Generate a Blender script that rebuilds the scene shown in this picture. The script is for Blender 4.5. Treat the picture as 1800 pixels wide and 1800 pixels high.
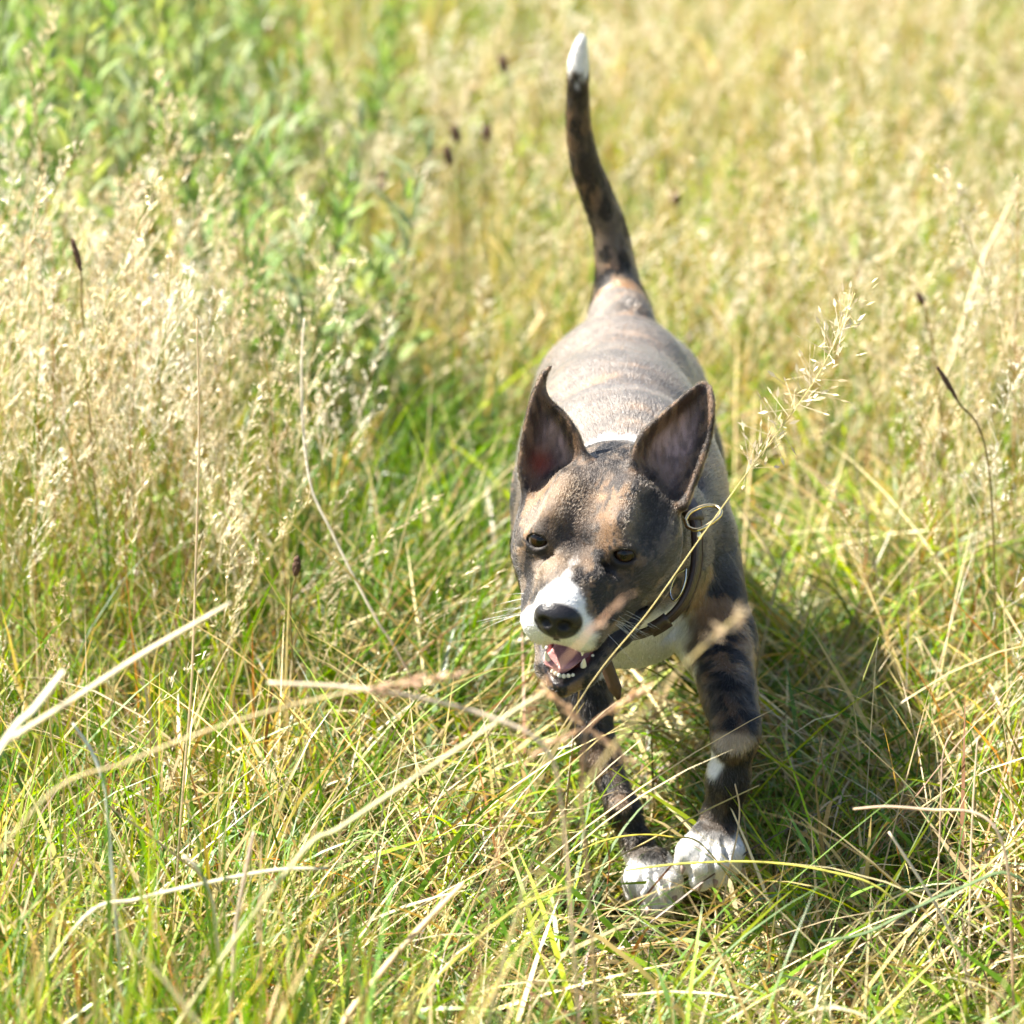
import bpy, math, random
import numpy as np
from mathutils import Vector, Matrix

for _o in list(bpy.data.objects):
    bpy.data.objects.remove(_o)
S = bpy.context.scene
COL = S.collection
rng = np.random.default_rng(11)

# ------------------------------------------------------------------ camera
CAM_H, PITCH, FOV = 1.6, math.radians(18), math.radians(13.3)
cam_d = bpy.data.cameras.new('camera')
cam = bpy.data.objects.new('camera', cam_d)
COL.objects.link(cam)
cam.location = (0, 0, CAM_H)
cam.rotation_euler = (math.pi/2 - PITCH, 0, 0)
cam_d.sensor_fit = 'HORIZONTAL'
cam_d.angle = FOV
cam_d.clip_start = .05
cam_d.clip_end = 800
cam_d.dof.use_dof = True
cam_d.dof.focus_distance = 3.83
cam_d.dof.aperture_fstop = 5.2
cam_d.dof.aperture_blades = 9
S.camera = cam

# ------------------------------------------------------------------ daylight
SUN_DIR = Vector((-.80, .24, 1.08)).normalized()          # towards the sun: left of and a little behind the dog
sun_el = math.asin(SUN_DIR.z)
sun_az = math.atan2(SUN_DIR.x, SUN_DIR.y)
W = bpy.data.worlds.new('World')
S.world = W
W.use_nodes = True
nt = W.node_tree
sky = nt.nodes.new('ShaderNodeTexSky')
sky.sky_type = 'NISHITA'
sky.sun_disc = False
sky.sun_elevation = sun_el
sky.sun_rotation = sun_az
bg = nt.nodes['Background']
bg.inputs['Strength'].default_value = .06
nt.links.new(sky.outputs['Color'], bg.inputs['Color'])
sl = bpy.data.lights.new('sun', 'SUN')
sl.energy = 5.0
sl.angle = math.radians(.53)
sl.color = (1, .93, .82)
sun = bpy.data.objects.new('sun', sl)
COL.objects.link(sun)
sun.rotation_euler = (-SUN_DIR).to_track_quat('-Z', 'Y').to_euler()
sun.location = SUN_DIR*20

S.view_settings.view_transform = 'Standard'
S.view_settings.look = 'None'
S.view_settings.exposure = 1.95
S.view_settings.gamma = 1
S.view_settings.use_curve_mapping = False
S.render.engine = 'CYCLES'
S.cycles.use_denoising = True
S.cycles.use_adaptive_sampling = True
S.cycles.adaptive_threshold = .02
S.cycles.max_bounces = 6
S.cycles.diffuse_bounces = 2
S.cycles.glossy_bounces = 3
S.cycles.transmission_bounces = 5
S.cycles.transparent_max_bounces = 6
S.cycles.sample_clamp_indirect = 8
S.cycles_curves.shape = 'RIBBONS' if hasattr(S, 'cycles_curves') else None

# ------------------------------------------------------------------ pixel helpers (1800 px photograph)
FP = 900/math.tan(FOV/2)
CC = np.array([0, 0, CAM_H])
FW = np.array([0, math.cos(PITCH), -math.sin(PITCH)])
UP = np.array([0, math.sin(PITCH), math.cos(PITCH)])
def P(px, py, Y):
    """point on the ray of a pixel at world depth Y"""
    d = FW + np.array([1., 0, 0])*(px-900)/FP + UP*(900-py)/FP
    return CC + d*(Y/d[1])
def G(px, py, z=0.):
    """point on the ray of a pixel at height z"""
    d = FW + np.array([1., 0, 0])*(px-900)/FP + UP*(900-py)/FP
    return CC + d*((z-CAM_H)/d[2])
def proj(p):
    d = np.asarray(p)-CC
    z = d@FW
    return np.stack([900+FP*d[..., 0]/z, 900-FP*(d@UP)/z], -1)

# ------------------------------------------------------------------ noise
_perm = np.random.default_rng(5).random((32, 32, 32)).astype(np.float32)
def vnoise(p):
    p = np.asarray(p, np.float32)
    i = np.floor(p).astype(np.int32)
    f = p-i
    f = f*f*(3-2*f)
    out = 0
    for dx in (0, 1):
        wx = f[..., 0] if dx else 1-f[..., 0]
        for dy in (0, 1):
            wy = f[..., 1] if dy else 1-f[..., 1]
            for dz in (0, 1):
                wz = f[..., 2] if dz else 1-f[..., 2]
                out = out + wx*wy*wz*_perm[(i[..., 0]+dx) & 31, (i[..., 1]+dy) & 31, (i[..., 2]+dz) & 31]
    return out
def fbm(p, o=3):
    p = np.asarray(p, np.float32)
    s, a, t = 0, 1., 0
    for k in range(o):
        s = s + a*vnoise(p*(2.03**k)+7.3*k)
        t += a
        a *= .5
    return s/t
def sstep(a, b, x):
    t = np.clip((x-a)/(b-a), 0, 1)
    return t*t*(3-2*t)

# ------------------------------------------------------------------ object helpers
def tag(o, label=None, cat=None, group=None, kind=None):
    if label: o['label'] = label
    if cat: o['category'] = cat
    if group: o['group'] = group
    if kind: o['kind'] = kind
    return o
def empty(name, loc):
    o = bpy.data.objects.new(name, None)
    COL.objects.link(o)
    o.location = tuple(float(v) for v in loc)
    o.empty_display_size = .05
    return o
def mesh_obj(name, V, faces, mat, parent=None, smooth=True, cols=None):
    """faces: list of index arrays (each (n,3) or (n,4)) in world space"""
    V = np.asarray(V, np.float32)
    if parent is not None:
        V = V - np.array(parent.location, np.float32)
    if not isinstance(faces, list): faces = [faces]
    faces = [np.asarray(f, np.int32) for f in faces if len(f)]
    me = bpy.data.meshes.new(name)
    nl = sum(f.size for f in faces)
    nf = sum(len(f) for f in faces)
    me.vertices.add(len(V)); me.loops.add(nl); me.polygons.add(nf)
    me.vertices.foreach_set('co', V.ravel())
    me.loops.foreach_set('vertex_index', np.concatenate([f.ravel() for f in faces]))
    tot = np.concatenate([np.full(len(f), f.shape[1], np.int32) for f in faces])
    st = np.concatenate([[0], np.cumsum(tot)[:-1]]).astype(np.int32)
    me.polygons.foreach_set('loop_start', st)
    if smooth: me.polygons.foreach_set('use_smooth', np.ones(nf, bool))
    me.update(calc_edges=True)
    for nm, c in (cols or {}).items():
        c = np.asarray(c, np.float32)
        if c.ndim == 1:
            a = me.attributes.new(nm, 'FLOAT', 'POINT'); a.data.foreach_set('value', c)
        else:
            a = me.attributes.new(nm, 'FLOAT_COLOR', 'POINT')
            a.data.foreach_set('color', np.c_[c[:, :3], np.ones(len(c))].astype(np.float32).ravel())
    me.materials.append(mat)
    o = bpy.data.objects.new(name, me)
    COL.objects.link(o)
    if parent is not None: o.parent = parent
    return o
def tube(pts, rad, n=8, flat=1., cap=True):
    """tube along a polyline; returns V, quads"""
    pts = np.asarray(pts, float); m = len(pts)
    rad = np.broadcast_to(np.asarray(rad, float), (m,))
    T = np.gradient(pts, axis=0); T /= np.linalg.norm(T, axis=1)[:, None]+1e-9
    ref = np.array([0, 0, 1.]) if abs(T[0, 2]) < .9 else np.array([1., 0, 0])
    A = np.cross(T[0], ref); A /= np.linalg.norm(A)
    V = []
    for i in range(m):
        A = A - T[i]*(A@T[i]); A /= np.linalg.norm(A)+1e-9
        B = np.cross(T[i], A)
        t = np.linspace(0, 2*np.pi, n, endpoint=False)
        V.append(pts[i] + rad[i]*(np.cos(t)[:, None]*A + flat*np.sin(t)[:, None]*B))
    V = np.concatenate(V)
    i, j = np.meshgrid(np.arange(m-1), np.arange(n), indexing='ij')
    j2 = (j+1) % n
    Q = np.stack([i*n+j, i*n+j2, (i+1)*n+j2, (i+1)*n+j], -1).reshape(-1, 4)
    if cap:
        c0, c1 = len(V), len(V)+1
        V = np.concatenate([V, pts[:1], pts[-1:]])
        k = np.arange(n); k2 = (k+1) % n
        Q = np.concatenate([Q, np.stack([np.full(n, c0), k2, k, np.full(n, c0)], -1)[:0]])
        tri = np.concatenate([np.stack([np.full(n, c0), k2, k], -1), np.stack([np.full(n, c1), (m-1)*n+k, (m-1)*n+k2], -1)])
        return V, [Q, tri]
    return V, [Q]
def spline(pts, n):
    """Catmull-Rom through pts"""
    p = np.asarray(pts, float)
    p = np.concatenate([[2*p[0]-p[1]], p, [2*p[-1]-p[-2]]])
    k = len(p)-3
    t = np.linspace(0, k-1e-6, n); i = t.astype(int); f = (t-i)[:, None]
    a, b, c, d = p[i], p[i+1], p[i+2], p[i+3]
    return .5*((2*b)+(-a+c)*f+(2*a-5*b+4*c-d)*f**2+(-a+3*b-3*c+d)*f**3)
def ell(c, r, R=np.eye(3), nu=16, nv=10):
    u = np.linspace(0, 2*np.pi, nu, endpoint=False); v = np.linspace(0, np.pi, nv)
    U, Vv = np.meshgrid(u, v, indexing='ij')
    q = np.stack([np.sin(Vv)*np.cos(U)*r[0], np.sin(Vv)*np.sin(U)*r[1], np.cos(Vv)*r[2]], -1).reshape(-1, 3)
    i, j = np.meshgrid(np.arange(nu), np.arange(nv-1), indexing='ij'); i2 = (i+1) % nu
    Q = np.stack([i*nv+j, i*nv+j+1, i2*nv+j+1, i2*nv+j], -1).reshape(-1, 4)
    return q@np.asarray(R).T + c, [Q]
class MB:
    def __init__(s): s.V = []; s.q = []; s.t = []; s.c = []; s.n = 0
    def add(s, V, F, c=None):
        for f in F:
            if len(f): (s.q if f.shape[1] == 4 else s.t).append(f+s.n)
        s.V.append(V); s.n += len(V)
        if c is not None: s.c.append(np.broadcast_to(np.asarray(c, np.float32), (len(V), 3)))
        return s
    def build(s, name, mat, parent=None, smooth=True):
        fs = []
        if s.q: fs.append(np.concatenate(s.q))
        if s.t: fs.append(np.concatenate(s.t))
        return mesh_obj(name, np.concatenate(s.V), fs, mat, parent, smooth, {'col': np.concatenate(s.c)} if s.c else None)

# ------------------------------------------------------------------ materials
def new_mat(name):
    m = bpy.data.materials.new(name); m.use_nodes = True
    t = m.node_tree
    b = t.nodes.get('Principled BSDF')
    return m, t, b
def simple(name, col, rough=.5, metal=0., bump=0., scale=300., var=.25, spec=.5):
    m, t, b = new_mat(name)
    tc = t.nodes.new('ShaderNodeTexCoord')
    nz = t.nodes.new('ShaderNodeTexNoise'); nz.inputs['Scale'].default_value = scale; nz.inputs['Detail'].default_value = 4
    t.links.new(tc.outputs['Object'], nz.inputs['Vector'])
    mx = t.nodes.new('ShaderNodeMix'); mx.data_type = 'RGBA'
    mx.inputs[6].default_value = (*[v*(1-var) for v in col], 1); mx.inputs[7].default_value = (*[min(1, v*(1+var)) for v in col], 1)
    t.links.new(nz.outputs['Fac'], mx.inputs[0]); t.links.new(mx.outputs[2], b.inputs['Base Color'])
    b.inputs['Roughness'].default_value = rough; b.inputs['Metallic'].default_value = metal
    b.inputs['Specular IOR Level'].default_value = spec
    if bump:
        bp = t.nodes.new('ShaderNodeBump'); bp.inputs['Strength'].default_value = bump; bp.inputs['Distance'].default_value = .002
        t.links.new(nz.outputs['Fac'], bp.inputs['Height']); t.links.new(bp.outputs['Normal'], b.inputs['Normal'])
    return m
def leaf_mat(name, transl=.5, rough=.45, gloss=.04):
    """thin plant tissue: reflected, transmitted and a little waxy light, coloured by the blade's own colour attribute"""
    m, t, b = new_mat(name)
    t.nodes.remove(b)
    out = t.nodes['Material Output']
    at = t.nodes.new('ShaderNodeAttribute'); at.attribute_name = 'col'
    tc = t.nodes.new('ShaderNodeTexCoord')
    nz = t.nodes.new('ShaderNodeTexNoise'); nz.inputs['Scale'].default_value = 140; nz.inputs['Detail'].default_value = 3
    t.links.new(tc.outputs['Object'], nz.inputs['Vector'])
    mr = t.nodes.new('ShaderNodeMapRange'); mr.inputs['To Min'].default_value = .7; mr.inputs['To Max'].default_value = 1.3
    t.links.new(nz.outputs['Fac'], mr.inputs['Value'])
    mul = t.nodes.new('ShaderNodeVectorMath'); mul.operation = 'SCALE'
    t.links.new(at.outputs['Color'], mul.inputs[0]); t.links.new(mr.outputs['Result'], mul.inputs['Scale'])
    d = t.nodes.new('ShaderNodeBsdfDiffuse'); tr = t.nodes.new('ShaderNodeBsdfTranslucent'); g = t.nodes.new('ShaderNodeBsdfGlossy')
    g.inputs['Roughness'].default_value = rough
    hs = t.nodes.new('ShaderNodeHueSaturation'); hs.inputs['Hue'].default_value = .492; hs.inputs['Saturation'].default_value = 1.18; hs.inputs['Value'].default_value = 1.15
    t.links.new(mul.outputs[0], d.inputs['Color']); t.links.new(mul.outputs[0], hs.inputs['Color']); t.links.new(hs.outputs['Color'], tr.inputs['Color'])
    m1 = t.nodes.new('ShaderNodeMixShader'); m1.inputs[0].default_value = transl
    t.links.new(d.outputs[0], m1.inputs[1]); t.links.new(tr.outputs[0], m1.inputs[2])
    fr = t.nodes.new('ShaderNodeLayerWeight'); fr.inputs['Blend'].default_value = .25
    mm = t.nodes.new('ShaderNodeMath'); mm.operation = 'MULTIPLY_ADD'; mm.inputs[1].default_value = .12; mm.inputs[2].default_value = gloss
    t.links.new(fr.outputs['Fresnel'], mm.inputs[0])
    m2 = t.nodes.new('ShaderNodeMixShader')
    t.links.new(mm.outputs[0], m2.inputs[0]); t.links.new(m1.outputs[0], m2.inputs[1]); t.links.new(g.outputs[0], m2.inputs[2])
    t.links.new(m2.outputs[0], out.inputs['Surface'])
    return m
M_GRASS = leaf_mat('living_grass', .48, .5, .015)
M_STRAW = leaf_mat('dry_grass', .36, .55, .012)
M_LEAF = leaf_mat('weed_leaf', .45, .6, .02)

# ------------------------------------------------------------------ ground
def build_ground():
    a = np.unique(np.concatenate([np.linspace(-300, -4, 24), np.linspace(-4, 4, 81), np.linspace(4, 300, 24)]))
    b = np.unique(np.concatenate([np.linspace(-60, 1, 12), np.linspace(1, 12, 111), np.linspace(12, 500, 24)]))
    X, Y = np.meshgrid(a, b, indexing='ij')
    Z = .018*(fbm(np.stack([X*3, Y*3, X*0], -1))-.5)*2 + .5*(fbm(np.stack([X*.03, Y*.03, X*0+3], -1))-.5)*sstep(14, 60, np.hypot(X, Y))
    Z = Z-.02
    n, m = X.shape
    i, j = np.meshgrid(np.arange(n-1), np.arange(m-1), indexing='ij')
    Q = np.stack([i*m+j, (i+1)*m+j, (i+1)*m+j+1, i*m+j+1], -1).reshape(-1, 4)
    mat, t, bs = new_mat('thatch_soil')
    tc = t.nodes.new('ShaderNodeTexCoord')
    n1 = t.nodes.new('ShaderNodeTexNoise'); n1.inputs['Scale'].default_value = 60; n1.inputs['Detail'].default_value = 6
    n2 = t.nodes.new('ShaderNodeTexNoise'); n2.inputs['Scale'].default_value = 1.3; n2.inputs['Detail'].default_value = 4
    for q in (n1, n2): t.links.new(tc.outputs['Object'], q.inputs['Vector'])
    r1 = t.nodes.new('ShaderNodeValToRGB'); r1.color_ramp.elements[0].color = (.02, .016, .008, 1); r1.color_ramp.elements[1].color = (.16, .115, .045, 1)
    r1.color_ramp.elements[0].position = .35; r1.color_ramp.elements[1].position = .7
    r2 = t.nodes.new('ShaderNodeValToRGB'); r2.color_ramp.elements[0].color = (.035, .06, .012, 1); r2.color_ramp.elements[1].color = (.13, .10, .035, 1)
    t.links.new(n1.outputs['Fac'], r1.inputs['Fac']); t.links.new(n2.outputs['Fac'], r2.inputs['Fac'])
    mx = t.nodes.new('ShaderNodeMix'); mx.data_type = 'RGBA'; mx.inputs[0].default_value = .5
    t.links.new(r1.outputs[0], mx.inputs[6]); t.links.new(r2.outputs[0], mx.inputs[7]); t.links.new(mx.outputs[2], bs.inputs['Base Color'])
    bs.inputs['Roughness'].default_value = .95
    bp = t.nodes.new('ShaderNodeBump'); bp.inputs['Distance'].default_value = .01; t.links.new(n1.outputs['Fac'], bp.inputs['Height']); t.links.new(bp.outputs['Normal'], bs.inputs['Normal'])
    o = mesh_obj('ground', np.stack([X, Y, Z], -1).reshape(-1, 3), Q, mat)
    return tag(o, 'soil and thatch of the meadow under the grass', 'ground', kind='structure')
ground = build_ground()

# ================================================================== the dog
class Field:
    """signed distance field on an uneven box grid, sculpted with smooth unions and cuts"""
    def __init__(s, xs, ys, zs):
        s.ax = [a.astype(np.float32) for a in (xs, ys, zs)]
        s.F = np.full([len(a) for a in s.ax], 9., np.float32)
    def block(s, lo, hi):
        sl, cs = [], []
        for k in range(3):
            i0 = max(0, int(np.searchsorted(s.ax[k], lo[k]))-1); i1 = min(len(s.ax[k]), int(np.searchsorted(s.ax[k], hi[k]))+1)
            sl.append(slice(i0, max(i0+1, i1))); cs.append(s.ax[k][sl[-1]])
        return tuple(sl), cs
    def apply(s, lo, hi, fn, k, op):
        m = k+.012
        sl, (x, y, z) = s.block(np.asarray(lo)-m, np.asarray(hi)+m)
        p = (x[:, None, None], y[None, :, None], z[None, None, :])
        d = fn(p).astype(np.float32)
        f = s.F[sl]
        if op == 'add':
            h = np.maximum(k-np.abs(f-d), 0)/k
            s.F[sl] = np.minimum(f, d)-h*h*k*.25
        else:
            d = -d
            h = np.maximum(k-np.abs(f-d), 0)/k
            s.F[sl] = np.maximum(f, d)+h*h*k*.25
    def cone(s, a, b, ra, rb, k=.02, op='add'):
        a = np.asarray(a, float); b = np.asarray(b, float); ab = b-a; L2 = ab@ab+1e-12
        def fn(p):
            q = [p[i]-a[i] for i in range(3)]
            t = np.clip((q[0]*ab[0]+q[1]*ab[1]+q[2]*ab[2])/L2, 0, 1)
            return np.sqrt((q[0]-t*ab[0])**2+(q[1]-t*ab[1])**2+(q[2]-t*ab[2])**2)-(ra+(rb-ra)*t)
        r = max(ra, rb)
        s.apply(np.minimum(a, b)-r, np.maximum(a, b)+r, fn, k, op)
    def chain(s, pts, rs, k=.02, op='add'):
        for i in range(len(pts)-1): s.cone(pts[i], pts[i+1], rs[i], rs[i+1], k, op)
    def ell(s, c, r, R=np.eye(3), k=.02, op='add'):
        c = np.asarray(c, float); r = np.asarray(r, float); R = np.asarray(R)
        def fn(p):
            q = [p[i]-c[i] for i in range(3)]
            l = [q[0]*R[0, j]+q[1]*R[1, j]+q[2]*R[2, j] for j in range(3)]
            k0 = np.sqrt((l[0]/r[0])**2+(l[1]/r[1])**2+(l[2]/r[2])**2)
            k1 = np.sqrt((l[0]/r[0]**2)**2+(l[1]/r[1]**2)**2+(l[2]/r[2]**2)**2)+1e-9
            return k0*(k0-1)/k1
        e = np.sqrt(((R*r)**2).sum(1))
        s.apply(c-e, c+e, fn, k, op)
    def splat(s, pts, rad, k=.01):
        T = {}
        lo = pts.min(0)-.03; hi = pts.max(0)+.03
        sl, cs = s.block(lo, hi)
        D = np.full([len(c) for c in cs], 1., np.float32)
        for p, r in zip(pts, rad):
            ii = [slice(max(0, np.searchsorted(cs[j], p[j]-r-.014)), np.searchsorted(cs[j], p[j]+r+.014)) for j in range(3)]
            d = np.sqrt((cs[0][ii[0]][:, None, None]-p[0])**2+(cs[1][ii[1]][None, :, None]-p[1])**2+(cs[2][ii[2]][None, None, :]-p[2])**2)-r
            D[tuple(ii)] = np.minimum(D[tuple(ii)], d)
        f = s.F[sl]
        h = np.maximum(k-np.abs(f-D), 0)/k
        s.F[sl] = np.minimum(f, D)-h*h*k*.25
    def mesh(s):
        F = s.F; nx, ny, nz = F.shape
        neg = F < 0
        c8 = [neg[i:nx-1+i, j:ny-1+j, k:nz-1+k] for i in (0, 1) for j in (0, 1) for k in (0, 1)]
        al = c8[0].copy(); an = c8[0].copy()
        for c in c8[1:]: al &= c; an |= c
        act = an & ~al
        I, J, K = np.nonzero(act)
        num = np.zeros((len(I), 3)); den = np.zeros(len(I))
        off = [(i, j, k) for i in (0, 1) for j in (0, 1) for k in (0, 1)]
        val = {o: F[I+o[0], J+o[1], K+o[2]] for o in off}
        pos = {o: np.stack([s.ax[0][I+o[0]], s.ax[1][J+o[1]], s.ax[2][K+o[2]]], -1) for o in off}
        for o in off:
            for a in range(3):
                if o[a] == 0:
                    q = list(o); q[a] = 1; q = tuple(q)
                    va, vb = val[o], val[q]
                    m = (va < 0) != (vb < 0)
                    t = np.where(m, va/(va-vb+1e-20), 0)
                    num += np.where(m[:, None], pos[o]+(pos[q]-pos[o])*t[:, None], 0); den += m
        V = num/den[:, None]
        ids = np.full(act.shape, -1, np.int32); ids[I, J, K] = np.arange(len(I))
        Q = []
        for a in range(3):
            n1 = np.take(neg, range(0, F.shape[a]-1), a); n2 = np.take(neg, range(1, F.shape[a]), a)
            X = np.stack(np.nonzero(n1 != n2), -1)
            b, c = (a+1) % 3, (a+2) % 3
            X = X[(X[:, b] > 0) & (X[:, c] > 0) & (X[:, b] < F.shape[b]-1) & (X[:, c] < F.shape[c]-1)]
            def at(db, dc):
                Y = X.copy(); Y[:, b] += db; Y[:, c] += dc
                return ids[Y[:, 0], Y[:, 1], Y[:, 2]]
            q = np.stack([at(-1, -1), at(0, -1), at(0, 0), at(-1, 0)], -1)
            fl = n1[X[:, 0], X[:, 1], X[:, 2]]
            q[~fl] = q[~fl][:, ::-1]
            Q.append(q)
        return V, np.concatenate(Q)

def basis(yaw, pitch, roll):
    f = np.array([math.sin(yaw)*math.cos(pitch), -math.cos(yaw)*math.cos(pitch), -math.sin(pitch)])
    l0 = np.array([math.cos(yaw), math.sin(yaw), 0]); u0 = np.cross(f, l0)
    l = math.cos(roll)*l0-math.sin(roll)*u0
    return np.stack([l, np.cross(f, l), f], 1)          # columns: dog's left, up, forward
HB = basis(-.29, .20, .085)
EYE = np.array([.0365, .008, .058])
HC = P(1021, 967, 3.545)-HB@np.array([0, EYE[1], EYE[2]])
def H(l, u, f): return HC + HB@np.array([l, u, f])
def toH(p): return (np.asarray(p)-HC)@HB

def ear_pts(inner, outer, Y0, Y1, cup, n=64, m=44):
    """cupped ear laid between its two edges"""
    a = spline(inner, n); b = spline(outer, n)
    s = np.linspace(0, 1, n)
    pts, rad = [], []
    Yc = Y0+(Y1-Y0)*s
    ts = np.linspace(0, 1, m)
    A = np.array([P(*a[i], Yc[i]) for i in range(n)]); B = np.array([P(*b[i], Yc[i]) for i in range(n)])
    w = np.linalg.norm(A-B, axis=1)
    for t in ts:
        q = A+(B-A)*t
        bul = 1-(2*t-1)**2
        q = q+FW*(cup*w*bul)[:, None]
        pts.append(q); rad.append(.0021+.0014*bul*(1-s)+.0012*(1-s))
    return np.concatenate(pts), np.concatenate(rad)

def build_dog():
    def rng_ax(*segs):
        out = []
        for a, b, h in segs: out.append(np.arange(a, b, h))
        out.append([segs[-1][1]])
        return np.concatenate(out)
    fld = Field(rng_ax((-.05, .26, .0018)), rng_ax((3.38, 3.72, .0018), (3.72, 3.86, .0026), (3.86, 4.62, .0042)),
                rng_ax((-.02, .22, .0026), (.22, .50, .0018), (.50, .56, .003), (.56, .78, .006)))
    A, C, E = fld.ell, fld.cone, fld.chain
    # --- trunk
    cx = .100
    A((cx-.003, 3.94, .335), (.089, .19, .112), k=.03)
    A((cx-.001, 3.83, .385), (.070, .10, .066), k=.05)
    C((cx+.002, 3.98, .372), (.107, 4.16, .366), .078, .068, k=.05)
    A((.108, 4.215, .356), (.072, .105, .078), k=.04)
    C((cx+.006, 3.80, .285), (cx+.006, 3.76, .305), .062, .050, k=.05)          # prosternum
    C((.105, 3.97, .29), (.107, 4.14, .325), .075, .062, k=.05)
    for s in (-1, 1):                                                           # hind legs, thrust back
        A((.110+s*.055, 4.25, .292), (.040, .085, .092), k=.035)
        E([(.110+s*.055, 4.23, .27), (.110+s*.062, 4.29, .205), (.109+s*.058, 4.44, .165), (.109+s*.055, 4.465, .06), (.109+s*.055, 4.44, .03)],
          [.046, .034, .021, .019, .024], k=.03)
        for d in (-.018, -.006, .006, .018):
            C((.109+s*.055+d*.8, 4.44, .026), (.109+s*.055+d, 4.40-.006*(abs(d) < .01), .016), .012, .0105, k=.006)
    # --- neck
    nb = H(0, -.012, -.06)
    E([(cx, 3.84, .365), (cx-.003, 3.75, .362), nb], [.084, .068, .056], k=.045)
    E([(cx+.004, 3.78, .30), H(.0, -.055, -.03)], [.058, .046], k=.04)
    # --- shoulders and fore legs
    sl, sr = P(1238, 985, 3.83), P(948, 880, 3.84)
    A((.147, 3.835, .345), (.042, .085, .085), k=.03)
    A((.051, 3.835, .345), (.041, .085, .085), k=.03)
    legL = [np.array([.160, 3.80, .335]), P(1262, 1130, 3.745), P(1283, 1225, 3.68), P(1293, 1292, 3.645), P(1280, 1370, 3.645), P(1266, 1440, 3.65), P(1252, 1476, 3.642)]
    E(legL, [.046, .031, .0215, .0180, .0165, .0148, .0180], k=.014)
    C(P(1262, 1130, 3.76), P(1304, 1222, 3.735), .027, .0135, k=.022)              # elbow
    A(P(1306, 1268, 3.655), (.012, .014, .016), k=.012)
    C(P(1262, 1175, 3.705), P(1280, 1250, 3.655), .017, .010, k=.012)            # extensor muscle
    A(P(1284, 1318, 3.632), (.0125, .010, .010), k=.008)                        # wrist
    legR = [np.array([.048, 3.81, .325]), P(1010, 1150, 3.80), P(1028, 1230, 3.785), P(1056, 1330, 3.755), P(1096, 1425, 3.718), P(1122, 1490, 3.698), P(1138, 1525, 3.684)]
    E(legR, [.046, .031, .0225, .0150, .0128, .0122, .0170], k=.014)
    C(P(1018, 1200, 3.785), P(1040, 1290, 3.755), .017, .009, k=.012)
    A(P(1094, 1424, 3.706), (.0115, .010, .012), k=.008)
    C((.150, 3.765, .405), (.140, 3.735, .285), .010, .008, k=.030, op='sub')     # crease before the shoulder
    # paws: four toes with knuckles
    def paw(toes, r0, r1):
        for (a, b, c) in toes: E([a, b, c], [r0, r0*1.02, r1], k=.0035)
        for t0, t1 in zip(toes[:-1], toes[1:]):                                  # clefts between the toes
            fwd = np.array([0, -.0105, .004])
            E([(t0[0]+t1[0])/2+fwd*1.2, (t0[1]+t1[1])/2+fwd, (t0[2]+t1[2])/2+fwd*.8], [.0010, .0030, .0036], k=.004, op='sub')
    yL = 3.635
    paw([(P(1236, 1470, yL), P(1213, 1498, yL-.012), P(1203, 1518, yL-.010)),
         (P(1246, 1475, yL-.004), P(1236, 1518, yL-.022), P(1231, 1548, yL-.018)),
         (P(1262, 1475, yL-.004), P(1262, 1512, yL-.020), P(1260, 1541, yL-.014)),
         (P(1274, 1470, yL), P(1284, 1498, yL-.008), P(1285, 1522, yL-.004))], .0122, .0098)
    yR = 3.678
    paw([(P(1126, 1515, yR), P(1117, 1548, yR-.010), P(1116, 1572, yR-.012)),
         (P(1138, 1520, yR-.004), P(1138, 1562, yR-.020), P(1139, 1592, yR-.022)),
         (P(1150, 1520, yR-.004), P(1160, 1562, yR-.020), P(1165, 1592, yR-.022)),
         (P(1158, 1512, yR), P(1176, 1546, yR-.010), P(1183, 1572, yR-.012))], .0118, .0098)
    # --- tail
    tp = [P(1092, 575, 4.25), P(1088, 530, 4.285), P(1084, 490, 4.30), P(1073, 409, 4.31), P(1050, 345, 4.31), P(1030, 292, 4.305), P(1018, 230, 4.30), P(1016, 175, 4.295), P(1016, 117, 4.29), P(1020, 85, 4.285), P(1024, 62, 4.28)]
    tr_ = np.array([.035, .0250, .0205, .0162, .0150, .0136, .0115, .0101, .0095, .0060, .0022])
    E(list(spline(tp, 41)), list(np.interp(np.linspace(0, 10, 41), np.arange(11), tr_)), k=.004)
    # --- head
    A(H(0, .003, -.012), (.056, .047, .066), HB, k=.02)
    for s in (-1, 1):
        A(H(s*.033, .000, .010), (.033, .036, .050), HB, k=.02)
        A(H(s*.044, -.026, -.002), (.024, .036, .046), HB, k=.025)               # cheek muscle
        C(H(s*.022, .031, .010), H(s*.030, .027, .042), .018, .0120, k=.017)     # brow
        C(H(s*.034, -.014, .040), H(s*.021, -.030, .104), .027, .0195, k=.016)    # upper lip
        C(H(s*.026, -.040, .060), H(s*.0185, -.046, .104), .0165, .0150, k=.010)  # flews
        C(H(s*.039, -.044, .020), H(s*.026, -.046, .066), .015, .014, k=.016)
    A(H(0, -.008, .052), (.027, .024, .042), HB, k=.020)
    C(H(0, -.004, .045), H(0, -.017, .112), .0235, .0210, k=.014)                 # bridge
    A(H(0, -.029, .112), (.025, .021, .017), HB, k=.012)
    C(H(0, .062, .000), H(0, .040, .058), .013, .009, k=.020, op='sub')           # forehead furrow
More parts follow.
